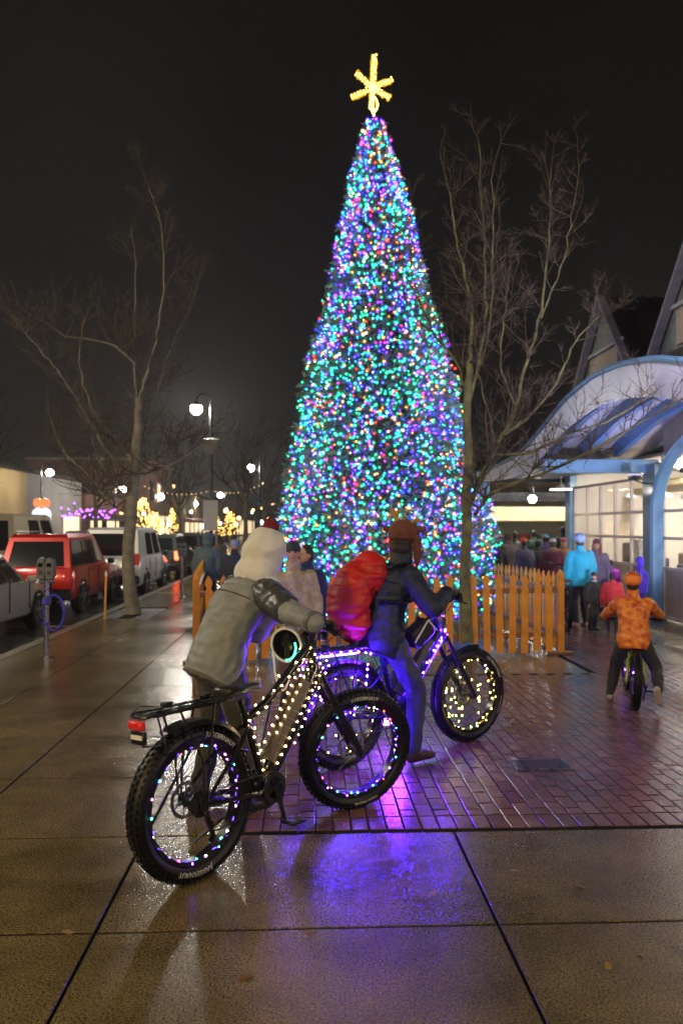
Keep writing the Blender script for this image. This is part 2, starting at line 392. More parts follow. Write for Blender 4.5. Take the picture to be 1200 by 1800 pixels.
#@@TREE
# ================================================================== CHRISTMAS TREE
TC = P(672, 925, 13.4); TC.z = 0
BULBC = [('teal',(.012,.95,.40)),('cyan',(.012,.55,.95)),('blue',(.025,.03,1)),('violet',(.12,.015,1)),('magenta',(.8,.02,.8)),('red',(1,.03,.02)),('amber',(1,.27,.025)),('white',(1,.7,.4))]
BM = [emis('bulb_'+n, c, {'blue':70.0,'violet':60.0,'teal':30.0,'cyan':30.0}.get(n, 30.0)) for n, c in BULBC]
def bloom_mat(name, c, st_):  # see-through glowing shell: painted halo that imitates bloom round a bulb
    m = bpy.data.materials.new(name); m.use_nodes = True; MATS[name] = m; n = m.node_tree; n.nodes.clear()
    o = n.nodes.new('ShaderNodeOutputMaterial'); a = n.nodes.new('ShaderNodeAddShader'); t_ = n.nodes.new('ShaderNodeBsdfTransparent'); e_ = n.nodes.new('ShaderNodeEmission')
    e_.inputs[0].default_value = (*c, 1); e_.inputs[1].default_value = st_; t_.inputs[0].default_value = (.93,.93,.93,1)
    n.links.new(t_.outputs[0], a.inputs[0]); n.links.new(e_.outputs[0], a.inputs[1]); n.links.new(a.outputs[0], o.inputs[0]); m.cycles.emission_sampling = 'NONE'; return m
BC = [bloom_mat('bloom_'+n, c, {'blue':.60,'violet':.55,'teal':.22,'cyan':.23,'amber':.26,'white':.2,'red':.34,'magenta':.30}[n]) for n, c in BULBC]
xt = thing('christmas_tree', 'tall narrow evergreen covered in coloured lights with a glowing star on top', 'christmas tree', TC)
TT = P(657, 208, 13.4).z
def tree_c(z):
    t = max(0, min(1, z/TT)); return Vector((-.145*t**1.5, 0, z))
prof = [(0.25,1.55),(.6,1.86),(1.3,1.90),(1.9,1.78),(2.4,1.60),(2.9,1.52),(3.6,1.30),(4.4,1.16),(5.2,.97),(6.0,.76),(6.7,.62),(7.4,.46),(8.0,.30),(TT,.10)]
def tree_r(z, th=0.0):
    for i in range(len(prof)-1):
        if prof[i][0] <= z <= prof[i+1][0]:
            t = (z-prof[i][0])/(prof[i+1][0]-prof[i][0]); r = prof[i][1]*(1-t)+prof[i+1][1]*t; break
    else: r = prof[0][1] if z < prof[0][0] else prof[-1][1]
    return r*(1+.15*noise.noise(Vector((math.cos(th)*2.2, math.sin(th)*2.2, z*1.6)))) + .08*noise.noise(Vector((math.cos(th)*7, math.sin(th)*7, z*5)))
tm = MB(); tm.tube([(0,0,0),(-.02,0,2),(-.10,0,6),(-.145,0,TT+.1)], [.14,.11,.06,.02], 10)
tm.build('trunk', mat('fir_bark', (.05,.035,.025), .9, bump=.6, bscale=20), xt)
cm = MB(); rt = random.Random(3)
def area_z(r_):
    while True:
        z = r_.uniform(.25, TT-.05)
        if r_.random() < (tree_r(z)+.10)/2.0: return z
for k in range(21000):
    z = area_z(rt); th = rt.uniform(0, 2*PI); R_ = tree_r(z, th)
    dpt = rt.random()**1.6; r = R_*(1-.42*dpt) + rt.uniform(-.02,.05)
    c = tree_c(z) + Vector((math.cos(th)*r, math.sin(th)*r, 0))
    o = Vector((math.cos(th), math.sin(th), rt.uniform(-.25,.45))).normalized()
    o = (o + Vector((rt.gauss(0,.35), rt.gauss(0,.35), rt.gauss(0,.3)))).normalized()
    sd = o.cross(Vector((rt.gauss(0,1), rt.gauss(0,1), rt.gauss(0,1)))).normalized()
    L = rt.uniform(.08,.17)*(.5+.5*min(1, R_/.8)); wd = L*rt.uniform(.10,.2)
    cm.add([c-o*L*.5-sd*wd, c-o*L*.1-sd*wd*1.6, c+o*L*.6, c-o*L*.1+sd*wd*1.6], [[0,1,2,3]])
cm.build('crown', mat('fir_needles', (.12,.17,.13), .55, var=.4, vscale=3, island=.5), xt, smooth=False)
# strings of lights: the hundred nearest bulbs are parts, the others one mass
bul = []
for k in range(6400):
    z = area_z(rt); th = rt.uniform(0, 2*PI)
    if math.sin(th) > .25 and rt.random() < .6: th = -th
    R_ = tree_r(z, th); r = R_*(1-.26*rt.random()**1.6)+.025
    c = tree_c(z) + Vector((math.cos(th)*r, math.sin(th)*r, 0))
    q = noise.noise(Vector((c.x*1.7, c.y*1.7, c.z*1.7)))*2.4; q2 = noise.noise(Vector((c.x*1.7+9, c.y*1.7, c.z*1.7+4)))*2.4
    w_ = [5.0+8*max(0,q), 1.8+3*max(0,q2), 2.6+4*max(0,-q), 2.2+4*max(0,-q), .35+1.6*max(0,-q2), .8+2*max(0,q2), 1.7+3*max(0,q2-.1), .6]
    ci = rt.choices(range(8), w_)[0]
    bul.append((c, ci, rt.uniform(.0045,.0095)*(1.0 if rt.random()<.90 else 1.7)))
bul.sort(key=lambda b: b[0].y - .3*(b[0].z < 1.0))
bmesh_cache = {}
def bulb_mesh(ci, r=.02):
    key = (ci, round(r,4))
    if key not in bmesh_cache:
        m = MB(); m.ell((0,0,0), (r,r,r*1.3), nu=8, nv=5); m.tube([(0,0,r*1.2),(0,0,r*1.9)], r*.45, 6, 1)
        if isinstance(ci, int): m.ell((0,0,0), (.036,.036,.044), nu=10, nv=7, mi=2)  # painted bloom shell, far wider than the bulb
        bmesh_cache[key] = m.mesh('bulb', [BM[ci], M_black, BC[ci]] if isinstance(ci, int) else [MATS[ci], M_black])
    return bmesh_cache[key]
front = [b for b in bul if .3 < b[0].z]; front = sorted(front, key=lambda b: b[0].y)[:100]; fid = set(id(b) for b in front)
for c, ci, r in front:
    o = bpy.data.objects.new('light_bulb', bulb_mesh(ci, .009)); col.objects.link(o); o.parent = xt; o.location = c
    o.rotation_euler = (rt.uniform(-.6,.6), rt.uniform(-.6,.6), 0)
sm = MB()
for b in bul:
    if id(b) in fid: continue
    sm.ico(b[0], b[2], b[1]); sm.ico(b[0], .022+b[2]*1.7, 8+b[1])  # bulb core, then its painted bloom shell
so = sm.build('string_lights', BM+BC, xt, smooth=False); so['kind'] = 'stuff'
# star topper: a lit six-armed star on a stem
M_star = emis('star_bulb', (1,.60,.10), 9.0); M_starc = bloom_mat('star_bloom', (1,.50,.03), .50); M_gold = mat('star_frame', (.6,.4,.1), .3, metal=1)
st = MB(); sb = MB(); sc_ = P(655,155,13.4) - TC
arms = [(658,97,.05),(627,130,.045),(688,140,.045),(619,170,.05),(683,172,.045),(652,190,.045)]
for ax, ay, wd in arms:
    e_ = P(ax, ay, 13.4) - TC; st.beam(sc_+Vector((0,.02,0)), e_+Vector((0,.02,0)), .03, .03, bev=.004)
    L = (e_-sc_).length; n = int(L/.048)
    sd = (e_-sc_).normalized().cross(Vector((0,1,0)))
    for i in range(n+1):
        p = sc_.lerp(e_, i/n)
        for s_ in (-1,0,1): sb.ico(p + sd*s_*wd*.62*(1-.25*i/n)+Vector((0,-.015+rt.uniform(-.02,.02),rt.uniform(-.012,.012))), .014)
        [sb.ico(p+sd*s_*wd*.62+Vector((0,rt.uniform(-.02,.02),0)), rt.uniform(.026,.042), 1) for s_ in (-1,1) if rt.random() < .75]  # painted bloom shells round the star bulbs
for i in range(36):
    t = i/35; sb.ico(sc_.lerp(Vector((-.15,-.05,TT+.02)), .3+.7*t)+Vector((math.cos(i*2.1)*.07*math.sin(PI*min(1,t*1.1)),-.03+math.sin(i*2.1)*.05,0)), .018)
so = st.build('star', M_gold, xt); sb.build('star_bulbs', [M_star, M_starc], so, smooth=False)
st2 = MB(); st2.tube([sc_+Vector((0,.02,0)), (-.145,0,TT)], .02, 8); st2.build('star_stem', M_gold, xt)

# ------------------------------------------------------------------ picket fence round the tree
M_cedar = mat('cedar_boards', (.70,.28,.014), .42, var=.3, vscale=5, bump=.15, bscale=30, island=.35, coat=.15)
M_cedar2 = mat('cedar_rails', (.24,.10,.04), .5, var=.3, vscale=6, bump=.2, bscale=30)
def picket():
    m = MB(); w_ = .046; t = .018; h = 1.06
    pr = [(-w_,0),(w_,0),(w_,h-.20),(w_*.62,h-.175),(w_*.62,h-.155),(w_*1.05,h-.115),(w_*.9,h-.07),(0,h),(-w_*.9,h-.07),(-w_*1.05,h-.115),(-w_*.62,h-.155),(-w_*.62,h-.175),(-w_,h-.20)]
    m.prism([Vector((x,-t/2,z)) for x,z in pr], (0,t,0))
    for z in (.235,.245+.03,.80,.84):
        for y_ in (-t/2-.001,t/2+.001): m.box((.012 if z in (.235,.80) else -.012,y_,z), (.010,.003,.010), mi=1)
    return m.mesh('picket', [M_cedar, M_dsteel], False)
PK = picket()
def fence(a, b, label, nrm, foot=(1,1)):
    a = Vector(a); b = Vector(b); d = b-a; L = d.length; rz = math.atan2(d.y, d.x)
    t = thing('picket_fence', label, 'fence', a, rz, 'picket fence panels around the christmas tree')
    n = max(2, round(L/.172)); r_ = random.Random(int(L*100)+int(a.x*10))
    for i in range(n+1):
        if i in (0, n): continue
        o = bpy.data.objects.new('picket', PK); col.objects.link(o); o.parent = t; o.location = (i*L/n, nrm*.033, .045+r_.uniform(-.016,.012)); o.rotation_euler = (0, r_.uniform(-.022,.022), 0)
    for z in (.27, .86):
        m = MB(); m.box((L/2, 0, z), (L-.10, .035, .07), bev=.004); m.build('rail', M_cedar2, t)
    for x, f in ((0,foot[0]),(L,foot[1])):
        if f:
            m = MB(); m.box((x,0,.53), (.09,.07,1.06), bev=.004)
            m.prism([(x-.045,-.035,1.06),(x+.045,-.035,1.06),(x,-.035,1.14)], (0,.07,0)); m.build('post', M_cedar, t, smooth=False)
            m = MB(); m.box((x,0,.02), (.34,.09,.035), bev=.004); m.build('foot_board', M_cedar2, t)
    return t
fa = G(345,1166); fb = G(984,1150); dv = (fb-fa).normalized(); nv = Vector((-dv.y, dv.x, 0))
fence(fa, fb, 'orange stained picket fence along the front of the tree behind the bikes', -1)
fence(fa+nv*.12, fa+nv*5.6, 'picket fence side panel receding behind the stooping person', 1, (0,1))
fence(fb+nv*.12, fb+nv*5.6, 'picket fence side panel receding towards the kid in the teal jacket', -1, (0,1))
fence(fa+nv*5.75, fb+nv*5.75, 'picket fence panel behind the tree in front of the crowd', 1, (0,0))
#@@TREES
# ================================================================== BARE TREES
M_bark = mat('mossy_bark', (.11,.095,.055), .75, var=.5, vscale=7, bump=.8, bscale=35, base2=(.20,.20,.07))
M_bark2 = mat('grey_bark', (.19,.165,.12), .75, var=.4, vscale=7, bump=.8, bscale=35)
M_twig = mat('dark_twigs', (.075,.056,.035), .8, var=.3)
def wob(pts, n=5, a=.03, r_=rng):
    out = []
    for i in range(len(pts)-1):
        for k in range(n):
            t = k/n; p0 = pts[max(0,i-1)]; p1 = pts[i]; p2 = pts[i+1]; p3 = pts[min(len(pts)-1,i+2)]
            q = .5*((2*p1)+(p2-p0)*t+(2*p0-5*p1+4*p2-p3)*t*t+(-p0+3*p1-3*p2+p3)*t**3)
            out.append(q+Vector((r_.gauss(0,a),r_.gauss(0,a),r_.gauss(0,a*.5))))
    out[0] = pts[0]; out.append(pts[-1]); return out
def twig(mb, p, d, L, r, lev, r_):
    n = max(3, int(L/.09)); pts = [p]; dd = d.normalized()
    for i in range(n):
        dd = (dd + Vector((r_.gauss(0,.13), r_.gauss(0,.13), r_.gauss(0,.10)+.045))).normalized(); pts.append(pts[-1]+dd*(L/n))
    mb.tube(pts, [r*(1-.75*i/n)+.0012 for i in range(n+1)], 4 if r < .012 else 6, cap=False)
    if lev > 0:
        for k in range(r_.randint(3,5) if lev > 1 else r_.randint(3,6)):
            i = r_.randint(1, n-1); a = Vector((r_.gauss(0,1), r_.gauss(0,1), r_.gauss(0,.7)+.15)).normalized()
            nd = (dd*.75+a*.75).normalized(); twig(mb, pts[i], nd, L*r_.uniform(.35,.62), r*.55*(1-.4*i/n), lev-1, r_)
def bare_tree(name, label, base, trunk, limbs, mb_mat, rt0, seed, dens=5, dvar=.5, group=None, tl=(.35,.9)):
    """trunk and limbs: lists of (px, py) traced at the tree's own distance and spread in depth"""
    r_ = random.Random(seed); t = thing(name, label, 'tree', base, 0, group); D = base.y
    tp = [base.copy()] + [P(x, y, D) for x, y in trunk[1:]]
    tp = [p-base for p in tp]; n = len(tp)
    pp = wob(tp, 4, .008, r_); m = MB()
    m.tube(pp, [rt0[0]*(1-i/(len(pp)-1))+rt0[1]*i/(len(pp)-1)+(.05 if i == 0 else .015 if i == 1 else 0) for i in range(len(pp))], 12)
    tr = m.build('trunk', mb_mat, t)
    m = MB(); tw = MB()
    for (pts, r0, r1, dy) in limbs:
        L = [P(x, y, D) - base for x, y in pts]; acc = 0; tot = len(L)-1
        sc0 = [q.copy() for q in L]
        for i in range(len(L)):
            f_ = i/tot*dy; d2 = D+f_; L[i] = P(pts[i][0], pts[i][1], d2) - base
        q = wob(L, 5, .012, r_); N_ = len(q)
        m.tube(q, [r0*(1-i/(N_-1))+r1*i/(N_-1) for i in range(N_)], 7)
        for k in range(int(dens*tot)):
            i = r_.randint(2, N_-1); f_ = i/(N_-1); d = (q[min(N_-1,i+1)]-q[i-1]).normalized()
            a = Vector((r_.gauss(0,1), r_.gauss(0,1), r_.gauss(0,.5)+.5)).normalized()
            rr_ = (r0*(1-f_)+r1*f_)*.45
            twig(tw, q[i], (d*.6+a).normalized(), r_.uniform(*tl)*(1.25-.5*f_), max(.004, min(.014, rr_)), 2, r_)
        twig(tw, q[-1], q[-1]-q[-2], tl[1]*.8, r1*.9, 2, r_)
    m.build('limbs', mb_mat, t); tw.build('crown', M_twig, t, smooth=False)
    return t
bare_tree('bare_tree', 'bare street tree with mossy lower limbs standing in front of the picket fence', G(820,1156),
    [(820,1156),(819,1080),(817,1000),(819,900),(822,800),(820,720),(824,640)],
    [([(822,705),(805,640),(765,590),(738,530),(722,470),(718,390)],.024,.007,.9),
     ([(824,645),(828,590),(826,520),(808,450),(795,380),(788,330)],.026,.007,-.6),
     ([(822,720),(840,640),(853,540),(850,430),(845,350),(841,250)],.028,.007,.5),
     ([(822,890),(848,835),(882,765),(905,720),(920,650),(945,565),(960,460),(966,370),(968,300)],.038,.008,.9),
     ([(835,905),(860,870),(905,850),(965,828),(1050,785),(1120,745),(1190,705),(1260,690)],.030,.008,-1.2),
     ([(884,765),(925,735),(975,675),(1010,600),(1050,560),(1090,540)],.022,.006,1.2),
     ([(905,712),(880,640),(886,560),(888,520)],.014,.005,-.7),
     ([(870,800),(930,795),(1000,762),(1080,735),(1150,690),(1215,672)],.020,.006,-.4),
     ([(840,650),(862,560),(866,450),(866,370),(864,310)],.016,.006,-.5),
     ([(950,560),(985,470),(1005,380),(1015,280)],.014,.005,.4),
     ([(830,880),(850,840),(868,770),(850,700),(835,640)],.018,.006,.6)], M_bark, (.088,.045), 5, 4, tl=(.25,.75))
bare_tree('bare_tree', 'bare street tree between the parking meter and the white van', S(-3.42,15.7),
    [(225,1078),(226,1000),(231,910),(236,830),(243,760),(246,700)],
    [([(245,745),(240,690),(236,620),(237,550),(238,460),(232,400)],.028,.007,.8),
     ([(246,700),(262,640),(280,570),(288,470),(282,390),(262,330)],.028,.007,-.5),
     ([(240,830),(262,740),(285,660),(310,590),(335,540),(352,480)],.027,.007,.9),
     ([(234,830),(195,800),(160,745),(115,670),(80,625),(45,585)],.028,.007,-.9),
     ([(236,810),(200,765),(165,725),(140,640),(150,560)],.035,.010,.6),
     ([(240,835),(290,822),(330,800),(352,775)],.035,.010,.2),
     ([(244,820),(285,795),(320,772),(345,765)],.03,.010,.9),
     ([(237,640),(205,610),(165,598),(115,590),(85,570)],.03,.008,-.7),
     ([(226,905),(190,880),(150,830),(110,790),(90,740)],.03,.010,1.5),
     ([(228,880),(200,850),(170,800),(160,760)],.03,.010,-1.0)], M_bark2, (.135,.085), 9, 5, tl=(.4,1.1))
def auto_tree(label, base, h, seed, n=7, mats=M_twig, group='bare trees further along the street'):
    r_ = random.Random(seed); t = thing('bare_tree', label, 'tree', base, 0, group)
    m = MB(); m.tube([(0,0,0),(.05,0,h*.2),(0,.05,h*.42)], [.14,.11,.08], 8); m.build('trunk', M_bark2, t)
    tw = MB()
    for k in range(n):
        a = 2*PI*k/n+r_.uniform(-.3,.3); twig(tw, Vector((0,.03,h*r_.uniform(.3,.42))), Vector((math.cos(a)*.7, math.sin(a)*.7, 1.1)), h*r_.uniform(.45,.62), .05, 3, r_)
    tw.build('crown', mats, t, smooth=False); return t
auto_tree('bare tree in front of the tan wall at the left edge', S(-13.5,33,-.15), 7.5, 21)
auto_tree('bare tree above the beige camper roof', S(-9.5,36,-.15), 8.0, 22)
auto_tree('bare tree rising to the left of the pompom hat behind the far lamp', S(-3.0,38), 8.0, 23)
auto_tree('bare tree by the second row of street lamps', S(-3.0,55), 8.5, 24)
auto_tree('bare tree behind the white van roof', S(-8.0,50,-.15), 7.5, 25)
#@@MARKET
# ================================================================== MARKET HALL (right)
mk = thing('market_hall', 'blue framed market pavilion with curved canopy, gables and lit windows', 'building', S(6.5,14.8), A0)
def LM(u, v, z): return Vector((u-6.5, v-14.8, z))
M_blue = mat('blue_paint', (.13,.27,.42), .35, var=.12, vscale=2.5, coat=.2)
M_blued = mat('blue_paint_dark', (.06,.15,.34), .35, var=.12, vscale=2.5, coat=.2)
M_canopy = mat('canopy_panel', (.50,.50,.58), .35, var=.1, vscale=1.5, coat=.15)
M_roof = mat('ribbed_roof', (.055,.045,.045), .3, metal=.5, var=.4, vscale=2)
M_sid = mat('gable_siding', (.20,.22,.22), .6, var=.2)
M_cream = mat('cream_wall', (.56,.48,.28), .6, var=.12, vscale=1.2)
M_wood = mat('panel_cream', (.42,.34,.27), .5, var=.15, vscale=3)
M_mull = mat('mullion_cream', (.55,.47,.42), .4, var=.08)
arch = [(20.6,3.05),(18.8,3.08),(17.2,3.13),(15.9,3.27),(14.7,3.55),(13.42,3.86),(12.1,4.0),(11.0,3.96),(9.9,3.80),(8.8,3.52),(7.8,3.1),(7.2,2.7)]
def arch_z(v):
    for i in range(len(arch)-1):
        if arch[i+1][0] <= v <= arch[i][0]:
            t = (arch[i][0]-v)/(arch[i][0]-arch[i+1][0]); return arch[i][1]*(1-t)+arch[i+1][1]*t
    return arch[-1][1]
vsA = [20.6-i*.35 for i in range(39)]
m = MB(); rings = []
for v in vsA:
    z = arch_z(v); rings.append([LM(4.45,v,z-.05), LM(7.3,v,z-.05), LM(7.3,v,z), LM(4.45,v,z)])
m.loft(rings); m.build('canopy_roof', M_canopy, mk)
m = MB(); rings = []
for v in vsA:
    z = arch_z(v); th = .44 if v < 16 else .44-.26*(v-16)/4.6; rings.append([LM(4.40,v,z-th), LM(4.45,v,z-th), LM(4.45,v,z+.03), LM(4.40,v,z+.03)])
m.loft(rings); m.build('canopy_fascia', M_canopy, mk)
m = MB(); m.tube([LM(4.40,v,arch_z(v)+.05) for v in vsA], .045, 8); m.build('gutter', M_blue, mk)
for u, nm in ((4.72,.30),(5.35,.34),(6.02,.34)):
    m = MB(); rings = []
    for v in [x for x in vsA if x <= 15.4]:
        z = arch_z(v); th = .27; rings.append([LM(u-.05,v,z-.05-th), LM(u+.05,v,z-.05-th), LM(u+.05,v,z-.055), LM(u-.05,v,z-.055)])
    m.loft(rings); m.build('canopy_rib', M_blued, mk)
m = MB(); m.box(LM(5.55,14.95,2.86), (2.2,.16,.26), bev=.01); m.build('eave_beam', M_blue, mk)
m = MB(); m.box(LM(5.5,17.9,2.98), (2.0,5.2,.05)); m.build('eave_soffit', mat('soffit_grey', (.25,.25,.28), .6, var=.1), mk)
m = MB(); m.box(LM(6.5,14.75,1.45), (.22,.52,2.9), bev=.02); m.box(LM(6.49,14.75,.08), (.30,.60,.16), bev=.02); m.build('column', M_blue, mk)
m = MB(); m.box(LM(6.5,19.5,1.5), (.18,.34,3.0), bev=.02); m.build('column', M_blue, mk)
m = MB(); m.box(LM(6.5,9.0,1.5), (.22,.42,3.0), bev=.02); m.build('column', M_blue, mk)
# arched frame of the near glazed bay
m = MB(); pts = []
for i in range(21):
    a = PI*i/20; pts.append(LM(6.38, 11.9+2.45*math.cos(a), 2.0+1.42*math.sin(a)))
pts = [LM(6.38,14.35,.0), LM(6.38,14.35,1.0)] + pts + [LM(6.38,9.45,1.0), LM(6.38,9.45,0)]
m.tube(pts, .13, 8, sq=.6); m.build('arch_frame', M_blue, mk)
m = MB(); m.box(LM(6.62,11.9,3.5), (.10,5.2,.9)); m.build('upper_wall', M_wood, mk)
M_pane = mat('window_glass', (.85,.87,.9), .03, trans=1.0, alpha=.10)
def glazed(v0, v1, nc, z0, ztop, sill):
    w_ = (v1-v0)/nc
    win = MB(); T = .045
    for i in range(nc+1): win.box(LM(6.55, v0+i*w_, (z0+ztop)/2), (.06,T,ztop-z0))
    zs = [z0, sill, sill+.55, sill+1.05, ztop]
    for z in zs: win.box(LM(6.55,(v0+v1)/2,z), (.055,v1-v0,T+.01))
    o = win.build('window_frame', M_mull, mk, smooth=False)
    pn = MB(); pn.box(LM(6.57,(v0+v1)/2,(sill+ztop)/2), (.008,v1-v0,ztop-sill)); pn.build('pane', M_pane, o)
    ba = MB()
    for i in range(nc): ba.box(LM(6.58, v0+(i+.5)*w_, (z0+sill)/2), (.03,w_-T-.02,sill-z0-T), bev=.008)
    ba.build('base_panel', M_wood, mk)
glazed(15.05, 19.3, 5, .05, 2.66, .95)
glazed(9.3, 14.45, 6, .05, 3.05, .95)
# interior: floor level lit room behind the glass
M_int = mat('interior_wall', (.80,.74,.62), .7, var=.12, vscale=.8)
m = MB(); m.box(LM(10.6,14.3,1.6), (.1,11,3.2)); m.box(LM(8.6,19.75,1.6), (4.0,.1,3.2)); m.build('back_wall', M_int, mk)
m = MB(); m.box(LM(8.7,14.3,3.12), (3.7,10.6,.06)); m.build('ceiling_panel', M_wood, mk)
M_tube = emis('ceiling_tube', (1,.95,.88), 85.0)
for v in (10.5,12.4,14.3,16.2,18.0):
    for u in (8.0, 9.6):
        m = MB(); m.box(LM(u,v,2.98), (.14,1.3,.05), bev=.02); m.build('ceiling_tube', M_tube, mk)
for i in range(6):
    m = MB(); v = 10.3+i*1.6; m.box(LM(9.6,v,.5), (.8,1.1,1.0), bev=.02); m.box(LM(9.6,v,1.03), (.9,1.2,.05)); m.build('counter', M_wood, mk)
    m = MB(); m.box(LM(10.5,v,1.75), (.06,1.0,.8)); m.build('wall_board', mat('board_blue_%d'%(i%3), [(.2,.3,.45),(.5,.5,.5),(.35,.2,.15)][i%3], .5), mk)
ri = random.Random(31)
for i in range(14):
    m = MB(); v = 9.8+i*.68; hh = ri.uniform(.4,1.0); m.box(LM(7.3+ri.uniform(0,.5),v,.95+hh/2-.5), (.3,.30+ri.random()*.25,hh), bev=.03); m.build('display_stand', mat('stand_%d'%(i%5), [(.10,.12,.2),(.6,.58,.55),(.25,.12,.08),(.05,.06,.05),(.45,.30,.20)][i%5], .6, var=.4, vscale=9), mk)
for i in range(10):
    v = 10+i*.95; z_ = ri.uniform(2.05,2.4); m = MB(); m.tube([LM(7.6,v,3.1), LM(7.6,v,z_+.1)], .004, 4); m.tube([LM(7.6,v,z_+.1), LM(7.6,v,z_+.05), LM(7.6,v,z_)], [.03,.12,.15], 12); m.build('pendant_shade', M_white, mk)
m = MB(); m.box(LM(8.0,14.3,2.55), (.12,10,.16)); m.box(LM(9.0,14.3,2.75), (.35,10,.30), bev=.05); m.build('ceiling_duct', M_cream, mk)
# gables and ridged roofs above the canopy
def gable(vc, zr, zf, hw, uf=6.5, ub=12.5):
    m = MB()
    for s_ in (-1,1):
        a = LM(uf, vc+s_*hw, zf); b = LM(uf, vc, zr); e_ = Vector((0,0,-.04))
        nseg = 22
        for i in range(nseg):       # standing seams
            u = uf+(ub-uf)*i/nseg; m.beam(LM(u,vc+s_*hw,zf+.02), LM(u,vc,zr+.02), .03, .06)
        m.loft([[LM(uf-.15,vc+s_*hw*1.04,zf-.12), LM(ub,vc+s_*hw*1.04,zf-.12)], [LM(uf-.15,vc,zr), LM(ub,vc,zr)]], cap=False, close=False)
    rf = m.build('gable_roof', M_roof, mk, smooth=False)
    m = MB()
    for s_ in (-1,1): m.beam(LM(uf-.12,vc+s_*hw*1.05,zf-.16), LM(uf-.12,vc,zr+.0), .07, .17, up=Vector((1,0,0)))
    m.build('barge_board', mat('barge_paint', (.22,.21,.26), .5, var=.2), mk, smooth=False)
    m = MB(); m.prism([LM(uf,vc-hw,zf-.1), LM(uf,vc+hw,zf-.1), LM(uf,vc,zr-.05)], (.08,0,0)); m.build('gable_wall', M_sid, mk, smooth=False)
    m = MB(); m.box(LM(uf-.03,vc,zf+.45), (.05,hw*.9,.62), bev=.01); m.build('louvre', M_wood, mk)
    m = MB(); m.box(LM(uf-.04,vc,zf+.84), (.06,hw*1.2,.07)); m.build('gable_tie', M_canopy, mk)
gable(17.2, 6.75, 4.75, 1.75)
gable(12.9, 6.75, 4.75, 1.85)
m = MB(); m.box(LM(9.6,14.6,4.4), (6.2,12.2,.9)); m.build('roof_deck', M_roof, mk)
# purple and blue flood lamps that wash the canopy from below (fixtures stand on the eave beam), and two unseen lights without fixtures
def area(loc, tgt, sx, sy, energy, colr):
    l = bpy.data.lights.new('canopy_wash_light','AREA'); l.shape = 'RECTANGLE'; l.size = sx; l.size_y = sy; l.energy = energy; l.color = colr
    o = bpy.data.objects.new('canopy_wash_light', l); o.location = loc; d = Vector(tgt)-Vector(loc); o.rotation_euler = d.to_track_quat('-Z','Y').to_euler(); col.objects.link(o); return o
for i, v in enumerate((9.6, 12.2, 14.2)):
    t = thing('flood_lamp', 'small blue flood lamp on the %s of the pavilion canopy'%['near side','middle rib','far beam'][i], 'lamp', S(5.9, v, 2.6), A0, 'flood lamps under the canopy')
    m = MB(); m.box((0,0,0), (.16,.22,.08), bev=.015); m.build('housing', M_black, t)
    m = MB(); m.box((0,0,.044), (.12,.18,.008)); m.build('lens', emis('flood_lens', (.32,.34,1), 3.0), t)
    m = MB(); m.tube([(0,0,-.04),(.15,0,-.1),(.55,0,-.12)], .015, 6); m.build('bracket', M_black, t)
    area(S(5.6, v, 2.70), S(5.2, v-.1, 4.0), .8, .8, 9, (.58,.56,1))
area(S(3.4, 8.0, 4.6), S(4.4, 12.5, 3.9), .4, .4, 70, (.72,.68,1)).name = 'canopy_wash_light'  # unseen light on the canopy fascia, no fixture
sl_ = bpy.data.lights.new('canopy_wash_light','SPOT'); sl_.energy = 1500; sl_.color = (.78,.76,1); sl_.spot_size = math.radians(75); sl_.spot_blend = .5; sl_.shadow_soft_size = .12  # unseen uplight added to brighten the canopy underside
slo = bpy.data.objects.new('canopy_wash_light', sl_); slo.location = S(4.9, 8.0, .4); slo.rotation_euler = (S(5.3, 12.4, 3.6)-S(4.9, 8.0, .4)).to_track_quat('-Z','Y').to_euler(); col.objects.link(slo)
# round pendant lamp under the far eave
def disc_lamp(loc, label):
    t = thing('eave_lamp', label, 'lamp', loc); m = MB(); m.tube([(0,0,.12),(0,0,.05),(0,0,.03),(0,0,0)], [.03,.12,.26,.28], 20); m.build('lamp_shade', M_white, t)
    m = MB(); m.tube([(0,0,-.001),(0,0,-.015)], [.25,.24], 20); m.build('lens', emis('lamp_lens', (1,.86,.68), 14), t)
    m = MB(); m.tube([(0,0,.12),(0,0,.34)], .012, 6); m.build('stem', M_black, t)
disc_lamp(P(985,860,18.6), 'flat round white lamp under the far eave beside the blue column')
# ------------------------------------------------------------------ open market shed behind the crowd
sh = thing('market_shed', 'low open market shed with cream beams behind the crowd', 'building', S(7.5,27), A0)
def L2(u, v, z): return Vector((u-7.5, v-27, z))
M_warmceil = mat('warm_boards', (.45,.33,.18), .6, var=.2, vscale=1)
m = MB(); m.box(L2(9.5,30,3.75), (18,12,.12)); m.build('roof', M_roof, sh)
m = MB(); m.box(L2(9.5,30,3.3), (18,11,.08)); m.build('ceiling', M_warmceil, sh)
m = MB(); m.box(L2(9.5,24.0,3.22), (18,.15,.35), bev=.02); m.build('front_beam', M_black, sh)
m = MB(); m.box(L2(9.5,27.2,2.14), (18,.2,.5), bev=.02); m.build('cream_beam', M_cream, sh)
m = MB(); m.box(L2(9.5,27.0,2.72), (18,.12,.30)); m.build('dark_band', M_black, sh)
for u in (.8,5.4,10,14.5):
    m = MB(); m.box(L2(u,24.1,1.65), (.2,.2,3.3), bev=.02); m.build('post', M_blue, sh)
m = MB(); m.box(L2(9.5,36,1.7), (18,.15,3.4)); m.build('back_wall', M_cream, sh)
for u in (6.2,7.6,9.0,10.4,12.4):  # tubes added out of sight behind the front beam to brighten the shed
    m = MB(); m.box(L2(u,25.6,3.23), (.18,1.6,.05), bev=.02); m.build('ceiling_tube', M_tube, sh)
r_ = random.Random(4)
